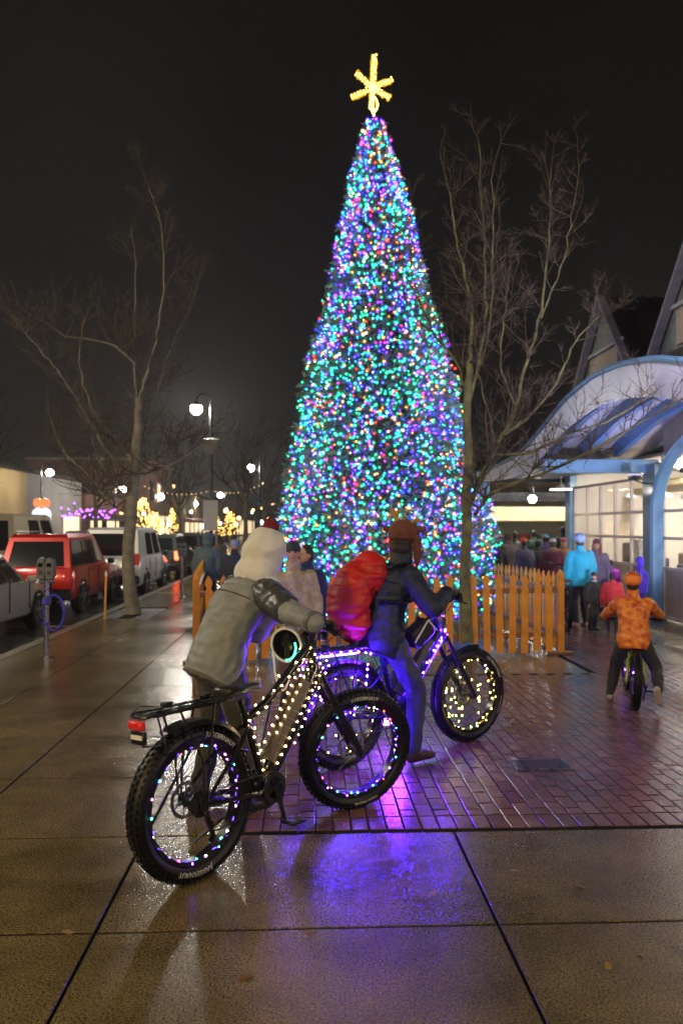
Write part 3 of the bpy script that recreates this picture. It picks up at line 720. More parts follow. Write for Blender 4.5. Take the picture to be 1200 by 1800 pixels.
for k in range(9):
    m = MB(); u = 2.0+k*1.35; m.box(L2(u,33,.55), (1.1,.7,1.1), bev=.03); m.box(L2(u,33,1.25), (1.0,.6,.3), bev=.03, mi=1); m.build('stall_counter', [M_wood, mat('stall_goods_%d'%(k%4), [(.1,.3,.08),(.5,.12,.05),(.35,.35,.3),(.08,.12,.06)][k%4], .6, var=.5, vscale=12)], sh)
sl = thing('shed_lamp', 'bright white floodlight hanging from the dark beam of the market shed', 'lamp', P(935,877,23.6))
m = MB(); m.ell((0,0,0), .11); m.build('lamp_glass', emis('shed_lamp_glow', (.95,1,1), 160), sl)
m = MB(); m.tube([(0,0,.10),(0,0,.35)], [.06,.03], 10); m.build('stem', M_black, sl)
#@@LAMPS
# ================================================================== STREET LAMPS
M_lamp = emis('lamp_glow', (1,.93,.80), 1000)
def street_lamp(base, h, reach, label, r=.17, extra=None, group='street lamps along the road', gm=None):
    t = thing('street_lamp', label, 'street lamp', base, 0, group)
    m = MB(); m.tube([(0,0,0),(0,0,.5),(0,0,.52),(0,0,h*.7),(0,0,h)], [.11,.10,.07,.055,.045], 10); m.build('pole', M_black, t)
    s_ = 1 if reach > 0 else -1; R_ = abs(reach)/2
    pts = [(0,0,h)] + [(s_*(R_-R_*math.cos(a)), 0, h+R_*1.0*math.sin(a)) for a in [PI*i/12 for i in range(1,12)]] + [(reach,0,h-.02)]
    m = MB(); m.tube(pts, .022, 8); m.build('arm', M_black, t)
    m = MB(); m.tube([(reach,0,h),(reach,0,h-.10),(reach,0,h-.16)], [.05,.10,.20], 14); m.build('lamp_shade', M_black, t)
    m = MB(); m.ell((reach,0,h-.26), (r,r,r*.95)); m.build('lamp_glass', gm or M_lamp, t)
    return t
LB = P(371, 925, 25.0); LB.z = 0
L1t = street_lamp(LB, P(345,705,25).z, P(345,0,25).x-LB.x, 'nearest street lamp, with a hanging basket and banner on its pole')
m = MB(); m.tube([(0,0,3.98),(0,0,4.0),(0,0,4.18),(0,0,4.42),(0,0,4.46)], [.06,.18,.26,.30,.27], 12); m.build('basket', mat('basket_wire', (.22,.2,.16), .6, var=.5, vscale=30, bump=1, bscale=40, bdist=.03), L1t)
m = MB(); m.box((0,-.12,2.05), (.46,.02,.95)); m.build('banner', mat('banner_cloth', (.85,.66,.78), .7, var=.15, base2=(.75,.8,.68), vscale=1.1), L1t)
far = [(440,822,42,-.5,'street lamp glowing to the left of the tree, second nearest'),(88,830,46,.5,'street lamp in front of the pale wall beside the coloured globes'),(215,860,60,.5,'street lamp seen behind the trunk of the left bare tree'),
       (283,873,72,.5,'street lamp above the yellow lit tree'),(387,870,85,-.5,'small street lamp just right of the banner pole'),(344,886,110,.5,'far street lamp left of the banner pole'),(325,890,120,-.5,'far street lamp above the dark parked van')]
for px, py, d, rc, lb in far:
    p = P(px, py, d); b = Vector((p.x-rc, d, -.15)); street_lamp(b, p.z+.24+.15, rc, lb, r=.20 if d < 60 else .26, gm=emis('far_lamp_glow', (1,.93,.80), 300))
# small warm lights of houses up the hillside
M_far = emis('far_window', (1,.5,.2), 14); hr = random.Random(8)
hl = [(305,855),(331,877),(262,868),(398,886),(420,893),(300,893),(470,868),(240,880),(412,905),(365,890),(452,895),(480,888),(250,898),(380,900)]
for px, py in hl:
    d = 262+hr.uniform(0,60); p = P(px, py, d)
    t = thing('hillside_house', 'small dark house with one lit window far up the hillside', 'house', (p.x, d, p.z-1.6), 0, 'houses on the hillside')
    m = MB(); m.box((0,2.5,.2), (6,5,4.4)); m.prism([(-3.3,-.2,2.4),(3.3,-.2,2.4),(0,-.2,4.2)], (0,5.4,0)); m.build('wall', mat('house_dark', (.05,.045,.04), .8), t)
    m = MB(); m.box((0,-.02,1.6), (1.0,.1,.9)); m.build('window', M_far, t)
#@@LEFT
# ================================================================== LEFT SIDE OF THE STREET
M_tan = mat('tan_render', (.50,.36,.16), .8, var=.15, vscale=.6, bump=.1); M_grey = mat('pale_wall', (.42,.40,.40), .8, var=.15, vscale=.5)
M_darkroof = mat('dark_shingle', (.025,.02,.02), .8, var=.3); M_brickw = mat('old_brick', (.22,.10,.06), .8, var=.3, vscale=3)
M_wwin = emis('shop_window', (1,.74,.42), 1.6); M_wwin2 = emis('shop_window_cool', (.8,.85,1), 1.1)
def building(label, u1, v0, v1, h, depth, wallm, roofm=None, wins=(), awn=None, flat=True):
    t = thing('shop_building', label, 'building', S(u1, v0, -.15), A0, 'buildings across the street')
    L = v1-v0
    m = MB(); m.box((-depth/2, L/2, h/2), (depth, L, h)); m.build('wall', wallm, t, smooth=False)
    m = MB()
    if flat:
        m.box((-depth/2, L/2, h+.15), (depth+.3, L+.3, .3), bev=.05)
    else:
        m.prism([(.5,-.4,h),(-depth-.5,-.4,h),(-depth/2,-.4,h+3.4)], (0,L+.8,0))
    m.build('roof', roofm or M_darkroof, t, smooth=False)
    for (a, b, z0, z1, mt) in wins:
        m = MB(); m.box((.03,(a+b)/2,(z0+z1)/2), (.10,b-a+.2,z1-z0+.2)); o = m.build('window', M_white if mt is not M_glass else M_black, t)
        m = MB(); m.box((.085,(a+b)/2,(z0+z1)/2), (.02,b-a,z1-z0)); m.build('pane', mt, o)
    # the gable end that faces the camera
    if awn:
        m = MB(); m.prism([(.05,0,2.9),(1.5,0,2.5),(1.5,0,2.35),(.05,0,2.35)], (0,L,0)); m.build('awning', awn, t, smooth=False)
    return t
building('tan rendered building with a dark pitched roof at the left edge', -17.5, 36, 50.5, 5.2, 12, M_tan, M_darkroof, (), None, False)
building('pale grey shop building with coloured globes in front', -18.5, 53, 66, 5.4, 12, M_grey, None, ((2,5,.4,2.6,M_wwin2),(8,12,.4,2.6,M_wwin)), None)
building('small brick shop strung with purple lights', -18.5, 67, 80, 4.6, 12, M_brickw, None, ((1.5,5,.4,2.4,M_wwin),(7,11.5,.4,2.4,M_wwin)), mat('awning_dark',(.05,.04,.06),.7))
building('two storey corner building with a lit cornice behind the left tree', -16.5, 82, 98, 8.6, 12, M_brickw, mat('cornice_pale', (.5,.44,.36), .6), ((1,4.5,.4,3.,M_wwin),(6,10,.4,3.,M_wwin),(11,15,.4,3.,M_wwin),(2,3.4,4.6,6.6,M_glass),(6,7.4,4.6,6.6,M_wwin),(10,11.4,4.6,6.6,M_glass)), None)
building('long lit storefront block beyond the corner building', -15.5, 100, 135, 6.0, 12, M_tan, None, tuple((1+i*4.2,4+i*4.2,.4,2.9,M_wwin) for i in range(8)), mat('awning_red',(.3,.06,.05),.7))
building('farthest low block closing the end of the street', -12.5, 140, 190, 6.5, 14, M_brickw, None, tuple((1+i*5,4.5+i*5,.4,3.0,M_wwin) for i in range(9)), None)
# a lamp on the tan wall side
point(tuple(S(-14.2,39,3.6)), 200, (1,.72,.36), .3)
# gable end of the tan building facing the camera
def string_bulbs(pts, r, mname, n, sag=.3):
    mb = MB(); wire = []
    for i in range(len(pts)-1):
        a, b = Vector(pts[i]), Vector(pts[i+1])
        for k in range(n):
            t = k/n; p = a.lerp(b, t)-Vector((0,0,sag*4*t*(1-t))); wire.append(p); mb.ico(p, r)
    mb2 = MB(); mb2.tube(wire, .01, 4, cap=False); return mb, mb2
emis('purple_bulb', (.40,.08,1), 9); emis('warm_bulb', (1,.55,.12), 9); emis('warm_bulb_soft', (1,.62,.24), 7)
t = thing('light_string', 'purple lights strung along the front of the small brick shop', 'string lights', P(110,912,50))
mb, mb2 = MB(), MB(); r_ = random.Random(5); pts = []
for i in range(46): pts.append(P(108+i*2.1, 903+r_.uniform(-8,8)+(-12 if i%11 == 0 else 0), 50)-t.location)
for p in pts: mb.ico(p, .055)
mb2.tube(pts, .015, 4, cap=False); mb2.build('wire', M_black, t); mb.build('bulbs', MATS['purple_bulb'], t, smooth=False)
def globe_lamp():
    t = thing('globe_sign', 'pair of large glowing globes, orange over white over violet, on a pole', 'lit sign', P(73,925,44)*1); t.location.z = -.15
    m = MB(); m.tube([(0,0,0),(0,0,1.5)], .06, 8); m.build('pole', M_black, t)
    for z, r, cn, cc in ((3.15,.34,'globe_orange',(1,.22,.05)),(2.55,.42,'globe_white',(.85,.92,1)),(1.95,.36,'globe_violet',(.35,.2,1))):
        m = MB(); m.ell((-.16,0,z), r*.8); m.ell((.20,0.02,z), r*.8); m.build('globe', emis(cn, cc, 1.3), t)
    m = MB(); m.box((0,.05,1.2), (1.1,.1,1.3)); m.build('notice_board', mat('board_blue', (.08,.12,.35), .5), t)
globe_lamp()
def lit_tree(px, d, h, label, spread=1.2, n=170, seed=1):
    b = P(px, 925, d); b.z = -.1; t = thing('lit_tree', label, 'tree', b, 0, 'street trees wrapped in yellow lights'); r_ = random.Random(seed)
    m = MB(); m.tube([(0,0,0),(0,0,h*.4)], [.12,.08], 8); m.build('trunk', M_bark2, t)
    tw = MB(); bu = MB()
    for k in range(7):
        a = 2*PI*k/7; twig(tw, Vector((0,0,h*.35)), Vector((math.cos(a),math.sin(a),1.3)), h*.6, .04, 1, r_)
    for k in range(n):
        z = r_.random()**.8; rr_ = spread*(1-z*.8)*math.sqrt(r_.random()); a = r_.uniform(0,2*PI)
        bu.ico((rr_*math.cos(a), rr_*math.sin(a), h*.25+z*h*.75), .042)
    tw.build('crown', M_twig, t, smooth=False); o = bu.build('string_lights', MATS['warm_bulb'], t, smooth=False); o['kind'] = 'stuff'
lit_tree(252, 62, 4.0, 'tree wrapped in yellow lights just right of the left bare tree trunk', 1.3, 200, 1)
lit_tree(272, 66, 3.0, 'lower tree wrapped in yellow lights beside the taller one', 1.2, 150, 2)
lit_tree(303, 80, 3.6, 'slim tree wrapped in yellow lights left of the banner pole', .9, 120, 3)
lit_tree(405, 75, 3.2, 'tree wrapped in yellow lights right of the banner pole', 1.2, 120, 4)
lit_tree(378, 84, 3.0, 'tree wrapped in yellow lights directly behind the banner pole', 1.2, 110, 5)
# shop lights low down the street
r_ = random.Random(15)
for i in range(26):
    px = r_.choice([r_.uniform(188,300), r_.uniform(300,470), r_.uniform(380,480)]); py = r_.uniform(893,925); d = r_.uniform(60,120); p = P(px, py, d)
    t = thing('shop_lantern', 'small warm lantern on a post far down the street', 'lantern', (p.x, d, -.15), 0, 'lanterns far down the street')
    m = MB(); m.tube([(0,0,0),(0,0,max(.4,p.z))], .04, 6); m.build('post', M_black, t)
    m = MB(); m.ell((0,0,max(.55,p.z+.15)), r_.uniform(.10,.2), nu=8, nv=6); m.build('lamp_glass', r_.choice([MATS['warm_bulb'], MATS['warm_bulb_soft'], emis('cool_bulb', (.9,.95,1), 20)]), t)
# wire crossing the street with lights
t = thing('light_string', 'string of white lights sagging across the street above the yellow lit trees', 'string lights', P(255,855,48))
mb, mb2 = string_bulbs([Vector((0,0,0)), P(372,862,44)-t.location, P(470,845,40)-t.location], .022, 'warm', 14, .35)
mb2.build('wire', M_black, t); mb.build('bulbs', MATS['warm_bulb_soft'], t, smooth=False)
#@@CARS
# ================================================================== VEHICLES
def wheel_car(parent, x, y, r, side):
    m = MB(); R = Matrix.Rotation(PI/2, 3, 'X')
    prof_ = [(r*.62,-.10),(r*.93,-.11),(r,-.08),(r,.08),(r*.93,.11),(r*.62,.10)]
    n = 28; rings = []
    for i in range(n): a = 2*PI*i/n; rings.append([Vector((x+q*math.cos(a), y+w_, r+q*math.sin(a))) for q, w_ in prof_])
    rings.append(rings[0]); m.loft(rings, cap=False); o = m.build('wheel', M_tyre, parent)
    m = MB(); yy = y+side*.07
    for k in range(5):
        a = 2*PI*k/5+.3; m.beam((x,yy,r), (x+r*.6*math.cos(a),yy,r+r*.6*math.sin(a)), .05, r*.17, up=Vector((0,1,0)))
    m.tube([(x,y-side*.02,r),(x,y+side*.0,r)], [r*.62,r*.62], 24); m.tube([(x,yy-.02,r),(x,yy+side*.04,r)], [r*.16,r*.14], 12); m.build('rim', M_steel, o)
def car(name, label, cat, right_rear, rz, L, W, Hh, colm, kind='suv', lowm=None, lights=True, zb=-.15, group='cars parked along the kerb', tail=1.0, driver=False):
    """local x forward, y left; origin on the ground at the rear right corner"""
    t = thing(name, label, cat, (right_rear.x, right_rear.y, zb), rz, group); hw = W/2; cy = hw
    if kind == 'suv':
        st = [(0,.42,.95),(.05,.34,1.02),(.5,.30,1.04),(L*.62,.30,1.02),(L*.74,.30,1.0),(L*.93,.32,.90),(L-.04,.36,.78),(L,.42,.66)]
        cab = [(.10,.20),(.42,.30),(L*.60,L*.54),(L*.75,L*.62)]; cab = (.04,.30,L*.56,L*.75); bz = 1.0
    elif kind == 'van':
        st = [(0,.35,1.0),(.05,.30,1.06),(.6,.28,1.08),(L*.70,.28,1.06),(L*.80,.3,1.03),(L*.95,.34,.92),(L,.42,.70)]
        cab = (.03,.10,L*.64,L*.82); bz = 1.04
    else:
        st = [(0,.40,.80),(.06,.30,.90),(L*.2,.26,.95),(L*.6,.26,.93),(L*.72,.26,.90),(L*.94,.30,.78),(L,.38,.60)]
        cab = (.35,1.0,L*.55,L*.74); bz = .90
    m = MB(); rings = []
    for i, (x, zl, zt) in enumerate(st):
        k_ = .90 if i in (0, len(st)-1) else (.97 if i in (1, len(st)-2) else 1.0); w_ = hw*k_
        pr = [(w_*.86,zl),(w_*.97,zl+.06),(w_,zl+(zt-zl)*.45),(w_*.985,zl+(zt-zl)*.75),(w_*.93,zt-.03),(w_*.80,zt),(0,zt+.03)]
        ring = [Vector((x,cy-a,b)) for a,b in pr] + [Vector((x,cy+a,b)) for a,b in pr[-2::-1]]
        rings.append(ring)
    m.loft(rings); body = m.build('body', colm, t, ang=50)
    # cabin
    xb0, xt0, xt1, xb1 = cab; tw_ = hw*(.78 if kind != 'van' else .86); bw = hw*.93; rh = Hh
    def ring(x0, z, w_): return z
    m = MB(); bot = [(xb0,cy-bw),(xb1,cy-bw*.94),(xb1,cy+bw*.94),(xb0,cy+bw)]; top = [(xt0,cy-tw_),(xt1,cy-tw_*.95),(xt1,cy+tw_*.95),(xt0,cy+tw_)]
    r0 = [Vector((x,y,bz-.06)) for x,y in bot]; r1 = [Vector((x,y,rh-.07)) for x,y in top]
    cxm = (xt0+xt1)/2; r2 = [Vector((cxm+(x-cxm)*.93, cy+(y-cy)*.90, rh)) for x,y in top]
    m.loft([r0,r1,r2]); m.build('cabin', colm, t, ang=25)
    def pane(a, b, c, d, nm='window', off=.012, mt=M_glass):
        n_ = (b-a).cross(d-a).normalized(); cc = (a+b+c+d)/4
        if n_.dot(cc-Vector(((xt0+xt1)/2,cy,(bz+rh)/2))) < 0: n_ = -n_
        mm = MB(); mm.prism([a,b,c,d], n_*off); mm.build(nm, mt, t, smooth=False)
    bl = lambda A,B,C,D,s_,t_: (A*(1-s_)+B*s_)*(1-t_)+(D*(1-s_)+C*s_)*t_
    for (i, j) in ((0,1),(3,2)):                   # sides
        A_,B_,C_,D_ = r0[i],r0[j],r1[j],r1[i]
        cuts = ((.05,.36),(.40,.66),(.70,.93)) if kind == 'suv' else ((.62,.93),(.30,.56)) if kind == 'van' else ((.10,.40),(.44,.70),(.73,.93))
        if kind == 'van' : cuts = ((.66,.93),(.34,.60))
        for s0, s1 in cuts: pane(bl(A_,B_,C_,D_,s0,.14), bl(A_,B_,C_,D_,s1,.14), bl(A_,B_,C_,D_,s1,.90), bl(A_,B_,C_,D_,s0,.90))
    A_,B_,C_,D_ = r0[0],r0[3],r1[3],r1[0]; pane(bl(A_,B_,C_,D_,.09,.14), bl(A_,B_,C_,D_,.91,.14), bl(A_,B_,C_,D_,.91,.88), bl(A_,B_,C_,D_,.09,.88), 'rear_window')
    A_,B_,C_,D_ = r0[1],r0[2],r1[2],r1[1]; pane(bl(A_,B_,C_,D_,.06,.08), bl(A_,B_,C_,D_,.94,.08), bl(A_,B_,C_,D_,.94,.92), bl(A_,B_,C_,D_,.06,.92), 'windscreen')
    wr_ = .34 if kind != 'sedan' else .32; wx = (L*.19, L*.80)
    for x in wx:
        for y, s_ in ((.09,-1),(W-.09,1)):
            wheel_car(t, x, y, wr_, s_)
            m = MB(); m.tube([(x,y+s_*.075,wr_+.02),(x,y+s_*.088,wr_+.02)], wr_*1.16, 24); m.build('wheel_arch', M_black, t)
    m = MB(); m.box((.02,cy,.46), (.16,W*.96,.24), bev=.05); m.build('bumper', lowm or M_black, t)
    m = MB(); m.box((L-.04,cy,.42), (.16,W*.92,.24), bev=.05); m.build('bumper', lowm or M_black, t)
    mt = emis('tail_lamp', (1,.05,.02), 0.12*tail, (.4,.01,.01)) if not driver else emis('tail_lamp_on', (1,.06,.02), 12)
    for y in (.10, W-.10):
        m = MB(); m.box((.015,y,.86 if kind != 'van' else 1.0), (.07,.13,.30 if kind != 'sedan' else .16), bev=.02); m.build('tail_light', mt, t)
        m = MB(); m.box((L-.06,y+(.05 if y < cy else -.05),.72), (.12,.24,.14), bev=.03); m.build('headlight', M_glass, t)
    m = MB(); m.box((-.012,cy,.72), (.012,.32,.16)); m.build('number_plate', M_white, t)
    for y in (-.08, W+.08):
        m = MB(); m.box((xb1-.35,y,bz+.04), (.10,.16,.13), bev=.03); m.build('mirror', M_black if kind != 'sedan' else colm, t)
    if kind == 'suv':
        for y in (cy-tw_*.86, cy+tw_*.86):
            m = MB(); m.tube([(xt0+.05,y,rh-.01),(xt0+.15,y,rh+.05),(xt1-.3,y,rh+.05),(xt1-.2,y,rh-.01)], .018, 6); m.build('roof_rail', M_black, t)
        m = MB(); m.tube([(xt0+.05,cy-.1,rh),(xt0-.05,cy-.1,rh+.5)], .004, 4); m.build('aerial', M_black, t)
    for s_, y in ((-1,0),(1,W)):
        m = MB()
        for x in (L*.36,L*.58): m.box((x,y-s_*.012 + s_*0.02,.90), (.16,.03,.03), bev=.008)
        m.build('door_handle', colm, t)
        m = MB()
        for x in (L*.29,L*.48,L*.69): m.box((x,y,.70), (.012,.016,.55))
        m.build('door_gap', M_black, t)
    return t
def metal_paint(n, c): return mat(n, c, .28, metal=.25, coat=.8)
uS = -4.95
car('parked_car', 'silver sedan cut off by the left edge, front wheel beside the parking meter', 'car', S(uS+.02, 15.0-3.75), A0+PI/2, 4.5, 1.7, 1.42, metal_paint('silver_paint', (.42,.40,.35)), 'sedan', lowm=metal_paint('silver_paint', (.42,.40,.35)))
car('parked_suv', 'red SUV with roof rails parked between the silver sedan and the white van', 'suv', S(-4.83, 16.6), A0+PI/2, 4.25, 1.55, 1.70, metal_paint('red_paint', (.48,.012,.008)), 'suv')
car('parked_van', 'white van with a tall square back parked ahead of the red SUV', 'van', S(-4.36, 21.0), A0+PI/2, 4.3, 1.5, 1.84, metal_paint('white_van_paint', (.88,.88,.92)), 'van')
car('parked_car', 'dark car with glowing red tail lights ahead of the white van', 'car', S(-4.4, 27.5), A0+PI/2, 4.4, 1.7, 1.6, metal_paint('green_paint', (.04,.06,.05)), 'suv', driver=True)
car('parked_car', 'dark grey hatchback two places ahead of the white van', 'car', S(-4.4, 33.5), A0+PI/2, 4.4, 1.7, 1.6, metal_paint('grey_paint', (.10,.11,.11)), 'suv')
car('parked_car', 'grey car third ahead of the white van behind the person in slate blue', 'car', S(-4.4, 39.5), A0+PI/2, 4.4, 1.7, 1.5, metal_paint('beige_paint', (.30,.28,.22)), 'sedan')
car('parked_car', 'white hatchback in the far lane behind the red SUV', 'car', S(-10.4, 21.0,-.15), A0+PI/2, 4.3, 1.75, 1.62, metal_paint('pale_paint', (.60,.60,.58)), 'suv', group='cars in the far lane')
car('camper_van', 'beige tall camper showing above the roof of the red SUV', 'camper', S(-8.6, 24.0,-.15), A0+PI/2, 5.6, 2.1, 2.25, metal_paint('camper_paint', (.48,.42,.30)), 'van', group='cars in the far lane')
car('parked_car', 'pale car in the far lane seen beyond the white van roof', 'car', S(-9.3, 36.0,-.15), A0+PI/2, 4.4, 1.75, 1.6, metal_paint('pale_paint2', (.50,.47,.42)), 'suv', group='cars in the far lane')
lr = random.Random(77)
for i, (px, py) in enumerate([(1125,1680),(1068,1700),(545,1640),(905,1532),(300,1392),(120,1640),(430,1720),(760,1572),(1020,1560),(620,1500)]):
    q = G(px, py); t = thing('fallen_leaf', 'small wet brown leaf lying flat on the paving', 'leaf', (q.x, q.y, .004), lr.uniform(0,6), 'fallen leaves on the wet paving')
    k_ = lr.uniform(.5,1); m = MB(); pr = [(-.03,0),(-.012,.014),(.008,.017),(.028,.006),(.034,0),(.028,-.006),(.008,-.017),(-.012,-.014)]
    m.prism([Vector((x*k_,y*k_,.004*math.sin(x*90))) for x,y in pr], (0,0,.0012)); m.tube([(-.03*k_,0,.001),(-.05*k_,.004,.003)], .0009, 4); m.build('blade', mat('leaf_%d'%(i%2), [(.14,.07,.02),(.22,.14,.04)][i%2], .35), t)
# ------------------------------------------------------------------ parking meters, stake
M_meter = mat('meter_grey', (.20,.21,.25), .35, metal=.5, var=.12, vscale=9)
def meter(base, label, sc_=1.0, blue=True):
    t = thing('parking_meter', label, 'parking meter', base, A0, 'parking meters by the kerb')
    m = MB(); m.tube([(0,0,0),(0,0,.02),(0,0,.03),(0,0,1.02)], [.09,.09,.036,.034], 14); m.build('post', M_steel, t)
    m = MB(); m.box((0,0,1.01), (.20,.06,.06), bev=.015); m.build('crossbar', M_meter, t)
    for s_ in (-1,1):
        m = MB()
        pr = [(-.042,-.02),(.042,-.02),(.05,.04),(.05,.17),(.038,.23),(0,.26),(-.038,.23),(-.05,.17),(-.05,.04)]
        m.prism([Vector((s_*.054+x,-.07,1.06+z)) for x,z in pr], (0,.14,0)); h = m.build('meter_head', M_meter, t, ang=25)
        m = MB(); m.box((s_*.054,-.072,1.22), (.06,.008,.05), bev=.002); m.build('display', M_glass, h)
        m = MB(); m.box((s_*.054,-.072,1.12), (.05,.008,.05)); m.build('coin_plate', M_dsteel, h)
    if blue:
        m = MB(); pts = [(.10+.13*math.cos(a), -.02, .60+.23*math.sin(a)) for a in [2*PI*i/28 for i in range(29)]]
        m.tube(pts, .016, 8, cap=False); m.build('hoop', mat('blue_hoop', (.04,.05,.42), .3, coat=.5), t)
        m = MB(); m.tube([(.0,0,.78),(.0,-.03,.70)], .05, 12); m.tube([(0,0,.45),(0,0,.47)], .052, 12); m.build('clamp', mat('blue_hoop', (.04,.05,.42), .3), t)
        # chromed reflector discs
    return t
meter(G(82,1158), 'twin headed parking meter with a blue hoop on its post, beside the silver sedan')
meter(G(320,1050), 'parking meter beyond the left bare tree, near the person in slate blue', blue=False)
t = thing('marker_stake', 'thin yellow marker stake in the tree pit', 'stake', S(-3.75,14.95,-.01), A0)
m = MB(); m.box((0,0,.45), (.035,.02,.9), R=Matrix.Rotation(.03,3,'Y'), bev=.004); m.build('shaft', mat('yellow_stake', (.6,.32,.03), .5, var=.15), t)
m = MB(); m.box((.013,-.002,.84), (.037,.024,.08)); m.build('reflector', M_white, t)
#@@BIKES
# ================================================================== BICYCLES
emis('led_warm', (1,.66,.26), 34); emis('led_violet', (.25,.06,1), 60); emis('led_hot', (.10,.012,1), 2000); emis('led_green', (.05,1,.45), 24); emis('led_cyan', (.05,.6,1), 26)
emis('led_red', (1,.05,.03), 20); emis('led_pink', (1,.18,.7), 26); emis('led_white', (1,.8,.75), 26); emis('led_yellow', (1,.72,.12), 30)
def bike_wheel(parent, R, M4, lights, text=None, text2=None, tw_=.052, disc=True, nknob=64, seed=1, spokes=32, bulb_r=.0048, ring=.90, text_r=False, full=True):
    """wheel about its own hub; axis = local y; right side is -y"""
    r_ = random.Random(seed); sw_ = .045 if R > .32 else .035; Rc = R-sw_
    m = MB(); n = 56; rings = []
    for i in range(n+1):
        a = 2*PI*i/n; ring_ = []
        for k in range(12):
            b = 2*PI*k/12; rr_ = Rc+sw_*.92*math.cos(b); ring_.append(Vector((rr_*math.cos(a), tw_*math.sin(b), rr_*math.sin(a))))
        rings.append(ring_)
    m.loft(rings, cap=False)
    for i in range(nknob):
        a = 2*PI*i/nknob
        for w_, h_, off in ((0,.010,0),(tw_*.55,.009,.5),(-tw_*.55,.009,.5),(tw_*.86,.008,0),(-tw_*.86,.008,0)):
            aa = a+off*2*PI/nknob; b = math.asin(max(-1,min(1,w_/tw_))); rad = Rc+sw_*.92*math.cos(b)+.002
            Rm = Matrix.Rotation(-aa, 3, 'Y')@Matrix.Rotation(b*.9, 3, 'Z')
            m.box((rad*math.cos(aa), w_, rad*math.sin(aa)), (.014 if w_ else .012, .020 if not w_ else .015, .019), Rm)
    wo = m.build('wheel', M_tyre, parent, M=M4, ang=35)
    Ri = R-2*sw_+.012
    m = MB(); n = 48; rings = []
    for i in range(n+1):
        a = 2*PI*i/n; pr = [(Ri-.022,-.030),(Ri,-.036),(Ri,.036),(Ri-.022,.030)]
        rings.append([Vector((q*math.cos(a), y_, q*math.sin(a))) for q, y_ in pr])
    m.loft(rings, cap=False); m.build('rim', M_black, wo)
    m = MB(); m.tube([(0,-.055,0),(0,-.045,0),(0,-.02,0),(0,.02,0),(0,.045,0),(0,.055,0)], [.02,.034,.024,.024,.034,.02], 14); m.tube([(0,-.09,0),(0,.09,0)], .009, 8); m.build('hub', M_dsteel, wo)
    m = MB()
    for i in range(spokes):
        s_ = 1 if i%2 else -1; a = 2*PI*i/spokes; b = a+(.45 if (i//2)%2 else -.45)
        m.tube([(.032*math.cos(b), s_*.04, .032*math.sin(b)), ((Ri-.02)*math.cos(a), s_*.008, (Ri-.02)*math.sin(a))], .0011, 4, cap=False)
    m.build('spokes', M_dsteel, wo)
    if disc:
        m = MB(); rings = []
        for i in range(33):
            a = 2*PI*i/32; rings.append([Vector((q*math.cos(a), y_, q*math.sin(a))) for q, y_ in ((.072,.058),(.090,.058),(.090,.061),(.072,.061))])
        m.loft(rings, cap=False)
        for k in range(6): a = 2*PI*k/6; m.beam((.02*math.cos(a),.0595,.02*math.sin(a)), (.075*math.cos(a+.4),.0595,.075*math.sin(a+.4)), .003, .008, up=Vector((0,1,0)))
        m.build('brake_disc', M_steel, wo)
    # wire and bulbs
    if lights:
        wr = []; Rb = Ri-.018; nb = lights[1]; kinds = lights[0]
        for i in range(nb*2+1):
            a = 2*PI*i/(nb*2); wr.append(((Rb+.006*math.sin(i*2.3))*math.cos(a), -.022+.01*math.sin(i*1.7), (Rb+.006*math.sin(i*2.3))*math.sin(a)))
        m = MB(); m.tube(wr, .0030, 5, cap=False); m.build('light_wire', lights[3], wo)
        for i in range(nb):
            kn = kinds[(i//2)%len(kinds)] if r_.random() < .6 else r_.choice(kinds); p = wr[i*2]
            o = bpy.data.objects.new('led_bulb', bulb_mesh(kn, bulb_r)); col.objects.link(o); o.parent = wo; o.location = p; o.rotation_euler = (r_.uniform(0,3), r_.uniform(0,3), 0)
        if lights[2]:     # extra bulbs scattered between the spokes
            for i in range(lights[2]):
                a = r_.uniform(0,2*PI); q = Ri*r_.uniform(.35,.92); o = bpy.data.objects.new('led_bulb', bulb_mesh(kinds[0], bulb_r)); col.objects.link(o); o.parent = wo; o.location = (q*math.cos(a), r_.uniform(-.03,.03), q*math.sin(a))
    def letter(txt, ang0, size, flip=False):
        tmb = text_mesh(txt, size, None); Rt = Rc+.001; vs = []
        for x, y_, z_ in tmb.v:
            rad = (Rt-size*.35+y_) if not flip else (Rt+size*.35-y_)
            a = ang0 + (x if flip else -x)/Rt   # seen from -y side
            # sidewall height follows the torus
            q = max(-1, min(1, (rad-Rc)/(sw_*.92))); yy = tw_*math.sqrt(1-q*q)
            vs.append(Vector((rad*math.cos(a), -(yy+.0015+z_*.5), rad*math.sin(a))))
        tmb.v = [tuple(v) for v in vs]; tmb.build('tyre_lettering', mat('lettering', (.62,.62,.60), .6), wo, smooth=False)
    for (txt, a0, sz, fl) in (text or ()): letter(txt, math.radians(a0), sz, fl)
    return wo
